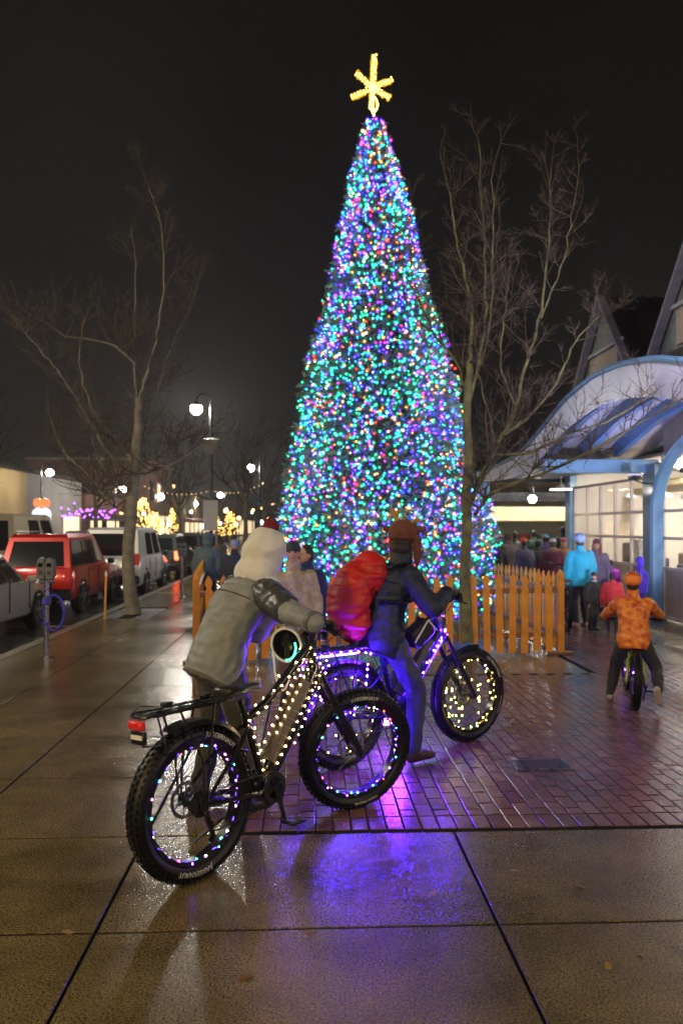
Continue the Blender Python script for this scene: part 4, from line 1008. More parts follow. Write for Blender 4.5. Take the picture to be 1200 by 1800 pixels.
def bike(name, label, loc, yaw, wb=1.24, R=.372, steer=0.0, lean=0.0, style='a', cfg=None, seed=1):
    cfg = cfg or {}
    t = thing(name, label, 'bicycle', loc, 0, None); t.rotation_euler = (lean, 0, yaw); t.rotation_mode = 'XYZ'
    t.matrix_local = Matrix.Translation(loc)@Matrix.Rotation(yaw,4,'Z')@Matrix.Rotation(lean,4,'X')
    k = R/.372
    hub_r = Vector((0,0,R)); hub_f = Vector((wb,0,R)); BB = Vector((.50,0,.335))*1; BB = Vector((.49*k,0,.33*k))
    hdt = Vector((.905*k,0,1.02*k)); hdb = Vector((.965*k,0,.86*k))
    hdt = Vector((wb-.375*k,0,1.04*k)); hdb = Vector((wb-.305*k,0,.87*k)); axis = (hdt-hdb).normalized()
    SR = Matrix.Translation(hdb)@Matrix.Rotation(steer, 4, axis)@Matrix.Translation(-hdb)
    fm = cfg.get('frame', M_gloss); fn = 10
    seat_top = Vector((.335*k,0,.86*k)); st_top = Vector((.375*k,0,.70*k))
    # frame
    m = MB(); m.tube([hdb-axis*.01, hdt], .032, 12)
    m.tube([hdb+Vector((-.02,0,.02)), hdb.lerp(BB,.5)+Vector((-.01,0,.01)), BB+Vector((.02,0,.04))], [.05*k,.060*k,.056*k], 12)
    m.tube([hdt-axis*.02, hdt.lerp(st_top,.35)+Vector((0,0,-.035)), hdt.lerp(st_top,.7)+Vector((0,0,-.04)), st_top], [.030,.028,.025,.024], 10)
    m.tube([BB, st_top, st_top+Vector((-.01,0,.04))], [.026,.022,.022], 10)
    for s_ in (-1,1):
        m.tube([st_top+Vector((0,s_*.02,-.03)), st_top.lerp(hub_r,.3)+Vector((0,s_*.07,0)), hub_r+Vector((0,s_*.085,0))], .011, 8)
        m.tube([BB+Vector((-.03,s_*.04,0)), BB+Vector((-.12,s_*.075,-.005)), hub_r+Vector((0,s_*.085,0))], [.016,.015,.012], 8)
        m.box(hub_r+Vector((.0,s_*.085,0)), (.05,.008,.06), bev=.003)
    m.build('frame', fm, t)
    m = MB(); m.tube([hdb.lerp(BB,.16)+Vector((-.03,0,.045)), hdb.lerp(BB,.86)+Vector((-.03,0,.045))], .056*k, 8, sq=.9); m.build('battery', mat('battery_case', (.06,.045,.035), .5, var=.2), t)
    m = MB(); m.tube([BB+Vector((0,-.07,0)), BB+Vector((0,-.06,0)), BB+Vector((0,.06,0)), BB+Vector((0,.07,0))], [.06*k,.082*k,.082*k,.06*k], 18); m.box(BB+Vector((-.05,0,.02)), (.12,.11,.10), bev=.02); m.build('motor', M_black, t)
    # cranks
    ca = cfg.get('crank', math.radians(-82))
    m = MB(); n = 32; rings = []
    for i in range(n+1):
        a = 2*PI*i/n; rings.append([BB+Vector((q*math.cos(a), y_, q*math.sin(a))) for q, y_ in ((.055,-.078),(.082,-.078),(.082,-.081),(.055,-.081))])
    m.loft(rings, cap=False)
    for q in range(4): a = PI/2*q+.4; m.beam(BB+Vector((0,-.0795,0)), BB+Vector((.06*math.cos(a),-.0795,.06*math.sin(a))), .004, .012, up=Vector((0,1,0)))
    m.build('chainring', M_dsteel, t)
    for s_ in (-1,1):
        a = ca+(PI if s_ > 0 else 0); e_ = BB+Vector((.168*k*math.cos(a), s_*.115, .168*k*math.sin(a)))
        m = MB(); m.tube([BB+Vector((0,s_*.09,0)), e_], [.017,.012], 8, sq=.6); cr_ = m.build('crank_arm', M_black, t)
        m = MB(); m.box(e_+Vector((0,s_*.06,0)), (.095,.10,.018), bev=.006); m.tube([e_, e_+Vector((0,s_*.115,0))], .007, 6)
        m.build('pedal', M_black, cr_)
    # chain, cassette, derailleur
    m = MB(); y_ = -.072
    m.tube([BB+Vector((0,y_,.082)), hub_r+Vector((0,y_,.052))], .0045, 4); m.tube([BB+Vector((0,y_,-.082)), hub_r+Vector((.05,y_,-.15))], .0045, 4); m.build('chain', M_dsteel, t)
    m = MB()
    for i, q in enumerate((.066,.056,.046,.036)): m.tube([hub_r+Vector((0,-.052-i*.006,0)), hub_r+Vector((0,-.055-i*.006,0))], q, 22)
    m.build('cassette', M_dsteel, t)
    m = MB(); m.beam(hub_r+Vector((0,-.09,-.03)), hub_r+Vector((.035,-.085,-.12)), .02, .025, bev=.005); m.beam(hub_r+Vector((.035,-.08,-.10)), hub_r+Vector((.06,-.075,-.18)), .012, .03, bev=.004)
    for z_ in (-.11,-.175): m.tube([hub_r+Vector((.045,-.070,z_)), hub_r+Vector((.045,-.078,z_))], .018, 12)
    m.build('derailleur', M_black, t)
    # seat
    m = MB(); m.tube([st_top, seat_top-Vector((0,0,.05))], .0145, 10); m.build('seat_post', M_steel if style == 'c' else M_black, t)
    m = MB(); rings = []
    for x_, w_, z_ in ((-.135,.045,.0),(-.12,.075,.012),(-.08,.088,.015),(-.03,.075,.010),(.03,.042,.004),(.09,.026,.002),(.14,.018,.0),(.152,.008,-.006)):
        ring_ = []
        for i in range(12):
            b = 2*PI*i/12; ring_.append(seat_top+Vector((x_, w_*math.cos(b), z_+.026*math.sin(b)*(1 if math.sin(b) > 0 else .9))))
        rings.append(ring_)
    m.loft(rings); m.build('saddle', mat('saddle_vinyl', (.015,.015,.016), .35, bump=.1, bscale=90), t)
    # fork + bars (turn with the steering)
    m = MB(); fc = hdb-axis*.03
    m.box(fc, (.06,.16,.045), frame_to(Vector((1,0,0))), bev=.012)
    for s_ in (-1,1):
        a = fc+Vector((.0,s_*.072,0)); b = a.lerp(hub_f+Vector((0,s_*.072,0)),.42); c_ = hub_f+Vector((0,s_*.072,0))
        m.tube([a+axis*.03, b], .0185, 10); m.tube([b, c_], [.026,.020], 10); m.box(c_, (.04,.02,.05), bev=.006)
    m.xf(SR).build('fork', M_black, t)
    hb = hdt+axis*.05+Vector((.05,0,.03)); bar_h = cfg.get('bar_h', .06)*k
    m = MB(); m.tube([hdt, hdt+axis*.06], .02, 10); m.tube([hdt+axis*.05, hb+Vector((0,0,bar_h*.4))], .02, 10)
    m.xf(SR).build('stem', M_black, t)
    bw = cfg.get('bar_w', .35)*k; back = cfg.get('back', .07)
    bp = [hb+Vector((-back,-bw,bar_h)), hb+Vector((-back*.6,-bw*.62,bar_h)), hb+Vector((.0,-bw*.25,bar_h*.4)), hb+Vector((0,0,bar_h*.4)), hb+Vector((.0,bw*.25,bar_h*.4)), hb+Vector((-back*.6,bw*.62,bar_h)), hb+Vector((-back,bw,bar_h))]
    m = MB(); m.tube(wob(bp,3,0), .0125, 10); m.xf(SR).build('handlebar', M_black, t)
    for s_ in (-1,1):
        a = hb+Vector((-back,s_*bw,bar_h)); b = hb+Vector((-back*.72,s_*bw*.70,bar_h))
        m = MB(); m.tube([a, b], .017, 10); m.xf(SR).build('grip', M_tyre, t)
        m = MB(); c_ = hb+Vector((-back*.66,s_*bw*.62,bar_h)); m.box(c_+Vector((.01,0,-.004)), (.045,.03,.03), bev=.006); m.tube([c_+Vector((.02,0,-.01)), c_+Vector((.06,s_*.03,-.03)), c_+Vector((.055,s_*.11,-.04))], .006, 6)
        m.xf(SR).build('brake_lever', M_black, t)
        cb = MB(); cb.tube(wob([c_+Vector((.03,0,0)), c_+Vector((.13,-s_*.05,-.01)), hdt+Vector((.10,s_*.03,-.02)), hdb+Vector((.02,s_*.03,-.02))],5,0), .0026, 5, cap=False); cb.xf(SR).build('cable', M_black, t)
    if cfg.get('display', True):
        m = MB(); m.box(hb+Vector((.01,.0,bar_h*.4+.03)), (.05,.09,.02), bev=.006); m.xf(SR).build('display', M_glass, t)
        m = MB(); m.tube([hb+Vector((.05,0,-.03)), hb+Vector((.085,0,-.03))], [.03,.032], 14); m.xf(SR).build('headlight', M_glass, t)
    ends = (hb, bw, bar_h, back, SR)
    # wheels
    TL = cfg.get('text', ())
    bike_wheel(t, R, Matrix.Translation(hub_r), cfg.get('lr'), text=cfg.get('text_r', TL), seed=seed, tw_=cfg.get('tw', .052), disc=cfg.get('disc', True))
    bike_wheel(t, R, SR@Matrix.Translation(hub_f), cfg.get('lf'), text=cfg.get('text_f', TL), seed=seed+1, tw_=cfg.get('tw', .052), disc=cfg.get('disc', True))
    # mudguards
    def guard(hub, a0, a1, nm, M_=None):
        m = MB(); rings = []
        for i in range(25):
            a = math.radians(a0+(a1-a0)*i/24); rr_ = R+.028
            rings.append([hub+Vector(((rr_+dz)*math.cos(a), w_, (rr_+dz)*math.sin(a))) for w_, dz in ((-.062,-.022),(-.045,0),(.045,0),(.062,-.022),(.060,-.025),(.043,-.004),(-.043,-.004),(-.060,-.025))])
        m.loft(rings)
        if M_ is not None: m.xf(M_)
        m.build(nm, M_black, t)
    if cfg.get('guard_r'): guard(hub_r, *cfg['guard_r'], 'mudguard')
    if cfg.get('guard_f'): guard(hub_f, *cfg['guard_f'], 'mudguard', SR)
    # rack
    if cfg.get('rack'):
        z_ = R*2+.10; x0, x1 = -.31, .27
        m = MB()
        for s_ in (-1,1):
            m.tube(wob([Vector((x1,s_*.03,z_-.01)), Vector((x1-.08,s_*.065,z_)), Vector((0,s_*.07,z_)), Vector((x0+.05,s_*.07,z_)), Vector((x0,s_*.04,z_-.005)), Vector((x0-.01,0,z_-.005))],4,0), .007, 6)
            m.tube([Vector((-.12,s_*.07,z_)), Vector((-.02,s_*.10,.60)), hub_r+Vector((-.01,s_*.10,.02))], .006, 6)
            m.tube([Vector((.10,s_*.07,z_)), Vector((.03,s_*.10,.60)), hub_r+Vector((.01,s_*.10,.02))], .006, 6)
            m.tube([Vector((-.25,s_*.07,z_)), Vector((-.22,s_*.09,z_-.17)), Vector((-.05,s_*.10,z_-.19))], .005, 6)
        for x_ in (-.28,-.16,-.04,.08,.18): m.tube([Vector((x_,-.07,z_)), Vector((x_,.07,z_))], .005, 6)
        for y_ in (-.025,.025): m.tube([Vector((x0+.03,y_,z_+.006)), Vector((x1-.05,y_,z_+.006))], .004, 6)
        m.box((-.04,0,z_-.012), (.40,.10,.006)); m.build('rack', M_black, t)
        m = MB(); m.box((-.05,0,z_+.016), (.34,.035,.008), bev=.003); m.box((-.14,0,z_+.03), (.05,.045,.02), bev=.004); m.box((.10,0,z_+.03), (.04,.045,.02), bev=.004)
        m.tube([(-.30,.05,z_+.01),(-.27,.02,z_+.04),(-.22,-.03,z_+.03)], .004, 5); m.build('bungee_strap', M_black, t)
        m = MB(); m.box((-.315,0,z_-.04), (.035,.10,.04), bev=.008); m.build('tail_light', emis('bike_tail', (1,.04,.02), .12, (.5,.01,.01)), t)
        m = MB(); m.box((-.305,0,z_-.10), (.02,.10,.06), bev=.004); m.build('tail_bracket', M_black, t)
        m = MB(); m.box((-.318,0,z_-.095), (.006,.08,.020)); m.build('reflective_strip', M_white, t)
    # kickstand
    if cfg.get('stand'):
        m = MB(); m.tube([(BB.x-.06,.06,BB.z-.05),(BB.x-.33,.20,.09)], .010, 8); m.build('kickstand', M_dsteel, t)
    bulbs = cfg.get('bulbs'); r_ = random.Random(seed)
    def put(p, kn, rr_=.0045):
        o = bpy.data.objects.new('led_bulb', bulb_mesh(kn, rr_)); col.objects.link(o); o.parent = t; o.location = p; o.rotation_euler = (r_.uniform(0,3), r_.uniform(0,3), 0)
    if bulbs == 'warm':
        wire = []
        def dpt(f_, a): q = hdb.lerp(BB,f_)+Vector((0,0,.01)); dd = (BB-hdb).normalized(); sd = Vector((0,1,0)); nn = dd.cross(sd); return q+(sd*math.cos(a)*.066+nn*math.sin(a)*.085+Vector((-.012,0,.018)))*k
        for i in range(84):
            f_ = -.10+1.0*i/84; a = i*1.05; p = dpt(f_, a+1.0); wire.append(p)
            if i < 66 or i%2 == 0: put(p, 'led_warm')
        w2 = []
        for i in range(17): f_ = i/16; p = hdt.lerp(st_top,f_)+Vector((0,-.03+.05*(i%2),-.02+.02*math.sin(i*2.))); w2.append(p); put(p, 'led_warm') if i < 15 else None
        for i in range(9): f_ = i/8; p = st_top.lerp(BB,f_)+Vector((.02*(i%2),-.028,0)); w2.append(p); put(p, 'led_warm')
        m = MB(); m.tube(wire, .0009, 4, cap=False); m.tube(w2, .0009, 4, cap=False); m.build('light_wire', mat('clear_wire',(.3,.3,.32),.2), t)
    if bulbs == 'violet':
        wire = []
        for i in range(22):
            f_ = -.05+i/24; q = hdb.lerp(BB,f_); p = q+Vector((-.0,-.058 if i%2 else -.045,.02*math.sin(i*1.9)+.01)); wire.append(p); put(p, 'led_hot', .0052)
        z_ = R*2+.085; loop = wob([Vector((.20,-.08,z_-.03)), Vector((.05,-.09,z_)), Vector((-.15,-.09,z_)), Vector((-.33,-.09,z_-.02)), Vector((-.40,-.09,z_-.12)), Vector((-.37,-.10,z_-.24)), Vector((-.38,-.09,z_-.30))],5,0)
        for i, p in enumerate(loop):
            if i%2 == 0: put(p, 'led_hot', .0052)
        lo2 = wob([Vector((.16,-.10,z_-.10)), Vector((.12,-.11,z_-.28)), Vector((0,-.11,z_-.42)), Vector((-.18,-.10,z_-.40)), Vector((-.25,-.10,z_-.28))],4,0)
        for i, p in enumerate(lo2): put(p, 'led_hot' if i%4 else 'led_pink', .0052)
        m = MB(); m.tube(wire, .0016, 4, cap=False); m.tube(loop, .0016, 4, cap=False); m.tube(lo2, .0016, 4, cap=False); m.build('light_wire', mat('clear_wire',(.3,.3,.32),.2), t)
        m = MB(); m.tube([hdb.lerp(BB,.05)+Vector((.0,-.045,-.03)), hdb.lerp(BB,.85)+Vector((.0,-.045,-.03))], .006, 6); m.build('led_strip', emis('violet_strip', (.08,.01,1), 8), t)
        m = MB(); m.tube([BB+Vector((-.12,0,-.065)), BB+Vector((.1,0,-.09))], .015, 8); m.build('led_strip', emis('under_glow', (.13,.015,1), 1100), t)
        m = MB(); m.tube([Vector((.14,.0,z_-.03)), Vector((-.30,0,z_-.03))], .007, 6); m.build('led_strip', emis('under_glow2', (.05,.03,1), 60), t)
    t['_'] = 0; del t['_']
    return t, ends
W_v = emis('violet_wire', (.10,.03,1), 9.0); W_g = emis('gold_wire', (1,.55,.08), .9)
multi = ['led_violet','led_cyan','led_pink','led_green','led_white','led_violet','led_red']
b0 = G(344,1545); b1 = G(622,1421); yaw1 = math.atan2(b1.y-b0.y, b1.x-b0.x); wb1 = (b1-b0).length
JT = lambda a: [('JUGGERNAUT', a, .030, False)]
near_bike, ends1 = bike('electric_bike', 'black fat tyre electric bike in front, warm lights round its frame and a rear rack', b0, yaw1, wb=wb1, steer=math.radians(-25), lean=math.radians(-3), style='a',
    cfg=dict(lr=(multi,40,0,W_v), lf=(multi,46,0,W_v), text_r=[('JUGGERNAUT',-97,.034,False),('JUGGERNAUT',62,.034,False)], text_f=[('JUGGERNAUT',88,.030,False),('KENDA PRESSURE',-78,.020,False)],
             guard_r=(38,112), rack=True, bulbs='warm', stand=True, crank=math.radians(-80), bar_h=.07, back=.03), seed=3)
r0 = G(600,1350); r1 = G(822,1302); yaw2 = math.atan2(r1.y-r0.y, r1.x-r0.x); wb2 = (r1-r0).length
rider_bike, ends2 = bike('electric_bike', 'fat tyre bike under the rider, violet lights on its frame, yellow lights in its wheels', r0, yaw2, wb=wb2, R=.375, steer=0, lean=0, style='b',
    cfg=dict(lr=(['led_yellow','led_white'],24,14,W_g), lf=(['led_yellow','led_yellow','led_white'],34,40,W_g), text_f=[('CST ROLY POLY',40,.034,False),('CST ROLY POLY',-20,.020,False)], text_r=[],
             guard_r=(15,170), guard_f=(80,118), rack=True, bulbs='violet', crank=math.radians(-86), frame=mat('navy_paint', (.02,.02,.09), .25, coat=.6)), seed=9)
# bag on the rider's frame
t = thing('frame_bag', 'black box bag strapped in the frame of the rider\'s bike', 'bag', tuple(P(733,1112,6.05)), yaw2)
m = MB(); m.box((0,-.02,0), (.22,.13,.15), R=Matrix.Rotation(-.6,3,'Y'), bev=.02); m.build('body', mat('bag_nylon', (.015,.015,.018), .5, bump=.2, bscale=40), t)
m = MB(); m.beam((-.10,-.09,-.06), (.03,-.09,.10), .006, .012); m.beam((.03,-.09,.10), (.12,-.09,.02), .006, .010); m.build('reflective_piping', mat('reflective', (.7,.7,.8), .3), t)
kb0 = G(1115,1247)
kid_bike, ends3 = bike('kids_bike', 'child\'s bike seen from behind with coloured lights in the spokes and a yellow green frame', kb0, math.radians(74), wb=.98, R=.27, steer=math.radians(4), lean=math.radians(2), style='c',
    cfg=dict(lr=(multi,20,10,W_v), lf=(multi,16,8,W_v), text_r=[], text_f=[], tw=.030, disc=False, display=False, frame=mat('lime_paint', (.35,.5,.03), .3, coat=.5), bar_h=-.07, bar_w=.40), seed=17)
park_bike, _e = bike('parked_bike', 'dark bicycle standing behind the right end of the picket fence', G(997,1108), math.radians(84), wb=1.1, R=.34, steer=0, lean=math.radians(2), style='c',
    cfg=dict(text_r=[], text_f=[], tw=.024, disc=False, display=False, frame=M_gloss), seed=27)
#@@PEOPLE
# ================================================================== PEOPLE
M_skin = mat('skin', (.50,.29,.21), .5, var=.08, vscale=8)
M_eye = mat('eye', (.02,.015,.012), .15)
M_lip = mat('lips', (.38,.12,.10), .45)
def cloth(n, c, **k): return mat('cloth_'+n, c, k.pop('rough',.7), var=k.pop('var',.12), vscale=k.pop('vscale',6), bump=k.pop('bump',.25), bscale=k.pop('bscale',120), sheen=.15, **k)
def ik(a, b, l1, l2, pole):
    a = Vector(a); b = Vector(b); d = b-a; D = min(d.length, (l1+l2)*.998); dn = d.normalized(); b = a+dn*D
    x = (l1*l1-l2*l2+D*D)/(2*D); h = math.sqrt(max(0, l1*l1-x*x)); p = Vector(pole); p = (p-dn*p.dot(dn))
    p = p.normalized() if p.length > 1e-5 else Vector((0,0,1)); return a+dn*x+p*h, b
def hand_prims(mb, wrist, d, nrm, side, s, curl=.9, ex=0.0, rmin=.0078):
    """palm and five unequal bent fingers; d forward, nrm = direction the fingers curl to, side = towards the thumb"""
    d = Vector(d).normalized(); nrm = Vector(nrm); nrm = (nrm-d*nrm.dot(d)).normalized(); sd = Vector(side); sd = (sd-d*sd.dot(d)-nrm*sd.dot(nrm)).normalized()
    R = Matrix((d,sd,nrm)).transposed()
    mb.ell(wrist+d*.045*s, ((.050+ex)*s, (.040+ex)*s, (.017+ex)*s), R, 12, 8)
    mb.cap(wrist, .026*s+ex, wrist+d*.03*s, .027*s+ex, 8)
    fl = [(.030,.068,0),(.010,.078,.06),(-.011,.072,-.02),(-.030,.056,-.12)]
    for off, ln, sp in fl:
        p = wrist+d*.085*s+sd*off*s; dr = (d+sd*sp).normalized(); a = curl*.55; r_ = max(rmin, .0088*s)+ex
        for q, f_ in enumerate((.45,.32,.23)):
            dr2 = (dr*math.cos(a)+nrm*math.sin(a)).normalized(); e_ = p+dr2*ln*f_*s*1.05; mb.cap(p, r_, e_, r_*.92, 7); p = e_; r_ *= .92; a += curl*.75
    p = wrist+d*.03*s+sd*.032*s; dr = (d*.6+sd*.75+nrm*.35).normalized()
    for q, ln in enumerate((.036,.028)):
        e_ = p+dr*ln*s; mb.cap(p, max(rmin,.0105*s)+ex, e_, max(rmin,.0095*s)+ex, 7); p = e_; dr = (dr+nrm*.7+d*.45*curl).normalized()
def person(label, base, yaw, Hp=1.7, pel=None, lean=0.0, side=0.0, curve=0.05, twist=0.0, hand=(None,None), foot=(None,None), footdir=(0,0), head_yaw=0.0, head_pitch=0.0, head_fwd=.03,
           jacket=None, trousers=None, shoes=None, hair=None, gloves=None, bulk=.022, vox=.016, wr=.006, hat=None, jlen=.12, group=None, name='person', elbow=(None,None), knee=(None,None),
           foot_pitch=(0,0), build=1.0, toe_down=(0,0), collar=True, zoff=0.0, hair_long=False, feat=True, sit=False, grip=(None,None)):
    s = Hp/1.75; t = thing(name, label, 'person', (base[0], base[1], base[2] if len(base) > 2 else 0), yaw, group)
    pelv = Vector(pel) if pel is not None else Vector((0,0,.93*s)); X = Vector((1,0,0)); Y = Vector((0,1,0))
    sp = Vector((math.sin(lean), side, math.cos(lean))).normalized()
    Lt = (rotz(twist)@Y); Lt = (Lt-sp*Lt.dot(sp)).normalized(); Fw = Lt.cross(sp).normalized()
    nb = pelv+sp*.50*s; mid = lambda f_: pelv.lerp(nb,f_)-Fw*curve*math.sin(PI*min(1,max(0,f_)))*s
    hd = nb+sp*.09*s*.6+Vector((0,0,.06*s))+Fw*head_fwd*s; hc = hd+Vector((0,0,.095*s))+Fw*.02*s
    HR = (rotz(head_yaw)@Matrix((Fw*1, Lt, Vector((0,0,1)))).transposed() if False else rotz(head_yaw)@Matrix.Rotation(head_pitch,3,'Y'))
    sh = [nb-sp*.055*s+Lt*.175*s*build, nb-sp*.055*s-Lt*.175*s*build]      # left, right
    hip = [pelv+Y*.085*s, pelv-Y*.085*s]
    l1, l2 = .30*s, .26*s
    ws, es = [], []
    for i, sg in ((0,1),(1,-1)):
        tg = Vector(hand[i]) if hand[i] is not None else sh[i]+Vector((.06*s,sg*.09*s,-.54*s))
        pole = elbow[i] or (-.5,sg*.6,-.5); e_, w_ = ik(sh[i], tg, l1, l2, pole); es.append(e_); ws.append(w_)
    kn, an = [], []
    for i, sg in ((0,1),(1,-1)):
        tg = Vector(foot[i]) if foot[i] is not None else Vector((0,sg*.10*s,.085*s))
        k_, a_ = ik(hip[i], tg, .44*s, .42*s, knee[i] or (1,sg*.05,0)); kn.append(k_); an.append(a_)
    def torso(mb, g_, f0=-.12, f1=1.05, bl=1.0):
        P_ = [(-.30,.135,.105),(-.12,.168,.125),(.05,.170,.125),(.25,.150,.112),(.45,.150,.112),(.65,.168,.120),(.82,.180,.115),(.92,.155,.10),(1.0,.085,.075),(1.08,.060,.060)]
        rings = []
        for f_, w_, d_ in P_:
            if f_ < f0 or f_ > f1: continue
            c = mid(f_) if f_ >= 0 else pelv+sp*.5*s*f_; ring_ = []
            for i in range(16):
                b = 2*PI*i/16; ring_.append(c+Lt*math.cos(b)*(w_*s*bl*build+g_)+Fw*math.sin(b)*(d_*s*bl+g_))
            rings.append(ring_)
        mb.loft(rings)
    def arm(mb, i, g_, to=1.0):
        mb.cap(sh[i], .054*s+g_, es[i], .043*s+g_*1.0, 12); mb.cap(es[i], .043*s+g_, es[i].lerp(ws[i],to), .030*s+g_*.8, 12)
    def leg(mb, i, g_, to=1.0):
        mb.cap(hip[i], .090*s+g_, kn[i], .060*s+g_, 12); mb.cap(kn[i], .058*s+g_, kn[i].lerp(an[i],.35), .056*s+g_, 12); mb.cap(kn[i].lerp(an[i],.35), .056*s+g_, kn[i].lerp(an[i],to), .040*s+g_*.9, 12)
    def foot_(mb, i, g_):
        fy = footdir[i]; fp = toe_down[i]; fd = rotz(fy)@Matrix.Rotation(fp,3,'Y')@X; up_ = rotz(fy)@Matrix.Rotation(fp,3,'Y')@Vector((0,0,1)); ls = up_.cross(fd)
        a = an[i]-up_*.045*s
        mb.cap(a-fd*.03*s, .036*s+g_, a+fd*.10*s, .034*s+g_, 10); mb.ell(a+fd*.135*s-up_*.008*s, (.065*s+g_,.042*s+g_,.026*s+g_), Matrix((fd,ls,up_)).transposed(), 12, 8); mb.cap(a-fd*.025*s,.034*s+g_, an[i], .040*s+g_, 10)
    # ---- body: one continuous surface
    m = MB(); torso(m, -.012)
    for i in (0,1):
        arm(m, i, -.004); leg(m, i, -.006); foot_(m, i, -.008)
        sg = 1 if i == 0 else -1; gp = grip[i]; fa_ = (ws[i]-es[i]).normalized()
        if gp: hd_, hn_, hs_ = Vector(gp[0]), Vector(gp[1]), Vector(gp[2]); cu = 1.0
        else: hd_, hn_, hs_ = fa_, Vector((.2,-sg,0)), X; cu = .35
        hand_prims(m, ws[i], hd_, hn_, hs_, s, cu, rmin=.0078 if vox < .012 else .011)
    m.cap(nb-sp*.04*s, .058*s, hd+Vector((0,0,.05*s)), .052*s, 12)
    q = lambda x,y,z: hc+HR@(Vector((x,y,z))*s)
    m.ell(hc+HR@Vector((-.008,0,.018))*s, (.096*s,.077*s,.104*s), HR, 18, 14); m.ell(q(.030,0,-.045), (.058*s,.056*s,.062*s), HR, 14, 10)
    m.cap(q(.086,0,.018), .009*s, q(.100,0,-.016), .014*s, 8); m.ell(q(.072,0,-.078), (.022*s,.024*s,.018*s), HR, 10, 8)
    for sg in (-1,1): m.ell(q(-.005,sg*.078,-.005), (.018*s,.008*s,.030*s), HR, 8, 8)
    remesh(m, 'body', M_skin, min(vox, .010) if vox < .013 else .014, 3, parent=t)
    if feat:
        for sg in (-1,1):
            mm = MB(); mm.ell(q(.080,sg*.030,.018), (.010*s,.013*s,.008*s), HR, 10, 8); mm.build('eye', M_eye, t)
        mm = MB(); mm.ell(q(.084,0,-.045), (.008*s,.022*s,.006*s), HR, 10, 8); mm.build('mouth', M_lip, t)
    # ---- clothes
    if trousers:
        m = MB(); torso(m, .004, -.31, .30)
        for i in (0,1): leg(m, i, .014, 1.0)
        remesh(m, 'trousers', trousers, vox, 3, wr*1.35, 12, (1,1,.6), parent=t, seed=2)
    if shoes:
        for i in (0,1):
            m = MB(); foot_(m, i, .006); remesh(m, 'shoe', shoes, min(vox,.012), 3, parent=t)
    jk = None
    if jacket:
        m = MB(); torso(m, bulk, -.31 if jlen > .1 else -.13, 1.05 if collar else 1.01)
        for i in (0,1): arm(m, i, bulk*.9, .97)
        if collar: m.cap(nb, .075*s+.01, hd-Vector((0,0,.01*s)), .070*s+.01, 12)
        jk = remesh(m, 'jacket', jacket, vox, 4, wr, 9, (1,1,1.6), parent=t, seed=5)
    if gloves:
        for i in (0,1):
            sg = 1 if i == 0 else -1; gp = grip[i]; fa_ = (ws[i]-es[i]).normalized(); m = MB()
            if gp: hd_, hn_, hs_ = Vector(gp[0]), Vector(gp[1]), Vector(gp[2]); cu = 1.0
            else: hd_, hn_, hs_ = fa_, Vector((.2,-sg,0)), X; cu = .35
            hand_prims(m, ws[i], hd_, hn_, hs_, s, cu, ex=.003); m.cap(es[i].lerp(ws[i],.86), .036*s, ws[i], .034*s, 10)
            remesh(m, 'glove', gloves, .005 if vox < .013 else .010, 2, parent=t)
    if hair:
        m = MB(); m.ell(q(-.022,0,.030), (.094*s,.086*s,.108*s), HR, 14, 12); m.ell(q(-.045,0,-.03), (.062*s,.078*s,.085*s), HR, 12, 10)
        if hair_long:
            for sg in (-1,1): m.cap(q(-.01,sg*.070,.0), .035*s, q(.03,sg*.085,-.25), .030*s, 10)
            m.cap(q(-.05,0,-.02), .06*s, q(-.06,0,-.22), .05*s, 10)
        remesh(m, 'hair', hair, min(vox,.012), 2, .004, 40, parent=t)
    if hat:
        for (nm, fn_, mt, kw) in hat:
            m = MB(); fn_(m, q, s, HR); remesh(m, nm, mt, kw.get('vox', min(vox,.012)), kw.get('sm',3), kw.get('wr',0), kw.get('wf',20), parent=t)
    return t, dict(nb=nb, hc=hc, q=q, s=s, sp=sp, Fw=Fw, Lt=Lt, sh=sh, ws=ws, es=es, HR=HR, mid=mid, pelv=pelv)
def beanie(m, q, s, HR):
    m.ell(q(-.012,0,.062), (.102*s,.090*s,.088*s), HR, 16, 12); m.ell(q(-.008,0,.040), (.106*s,.093*s,.030*s), HR, 16, 8)
def pom(m, q, s, HR): m.ell(q(-.01,0,.17), (.034*s,)*3, HR, 10, 8)
def hood_up(m, q, s, HR):
    m.ell(q(-.035,0,.035), (.118*s,.112*s,.135*s), HR, 18, 14); m.ell(q(-.05,0,-.075), (.10*s,.115*s,.09*s), HR, 16, 12)
def hood_down(m, q, s, HR): m.ell(q(-.10,0,-.15), (.075*s,.13*s,.06*s), HR, 14, 10)
def helmet(m, q, s, HR):
    m.ell(q(-.012,0,.050), (.128*s,.106*s,.100*s), HR, 18, 12, zmin=-.25); m.ell(q(-.085,0,.03), (.06*s,.085*s,.05*s), HR, 12, 8)
def wpos(t_loc, yaw, p):     # world -> person local
    v = Vector(p)-Vector(t_loc); return rotz(-yaw)@v
def bike_pt(t, e_, side, f_=.85):
    hb, bw, bh, back, SR = e_; return t.matrix_local@(SR@(hb+Vector((-back*.9,side*bw*f_,bh))))

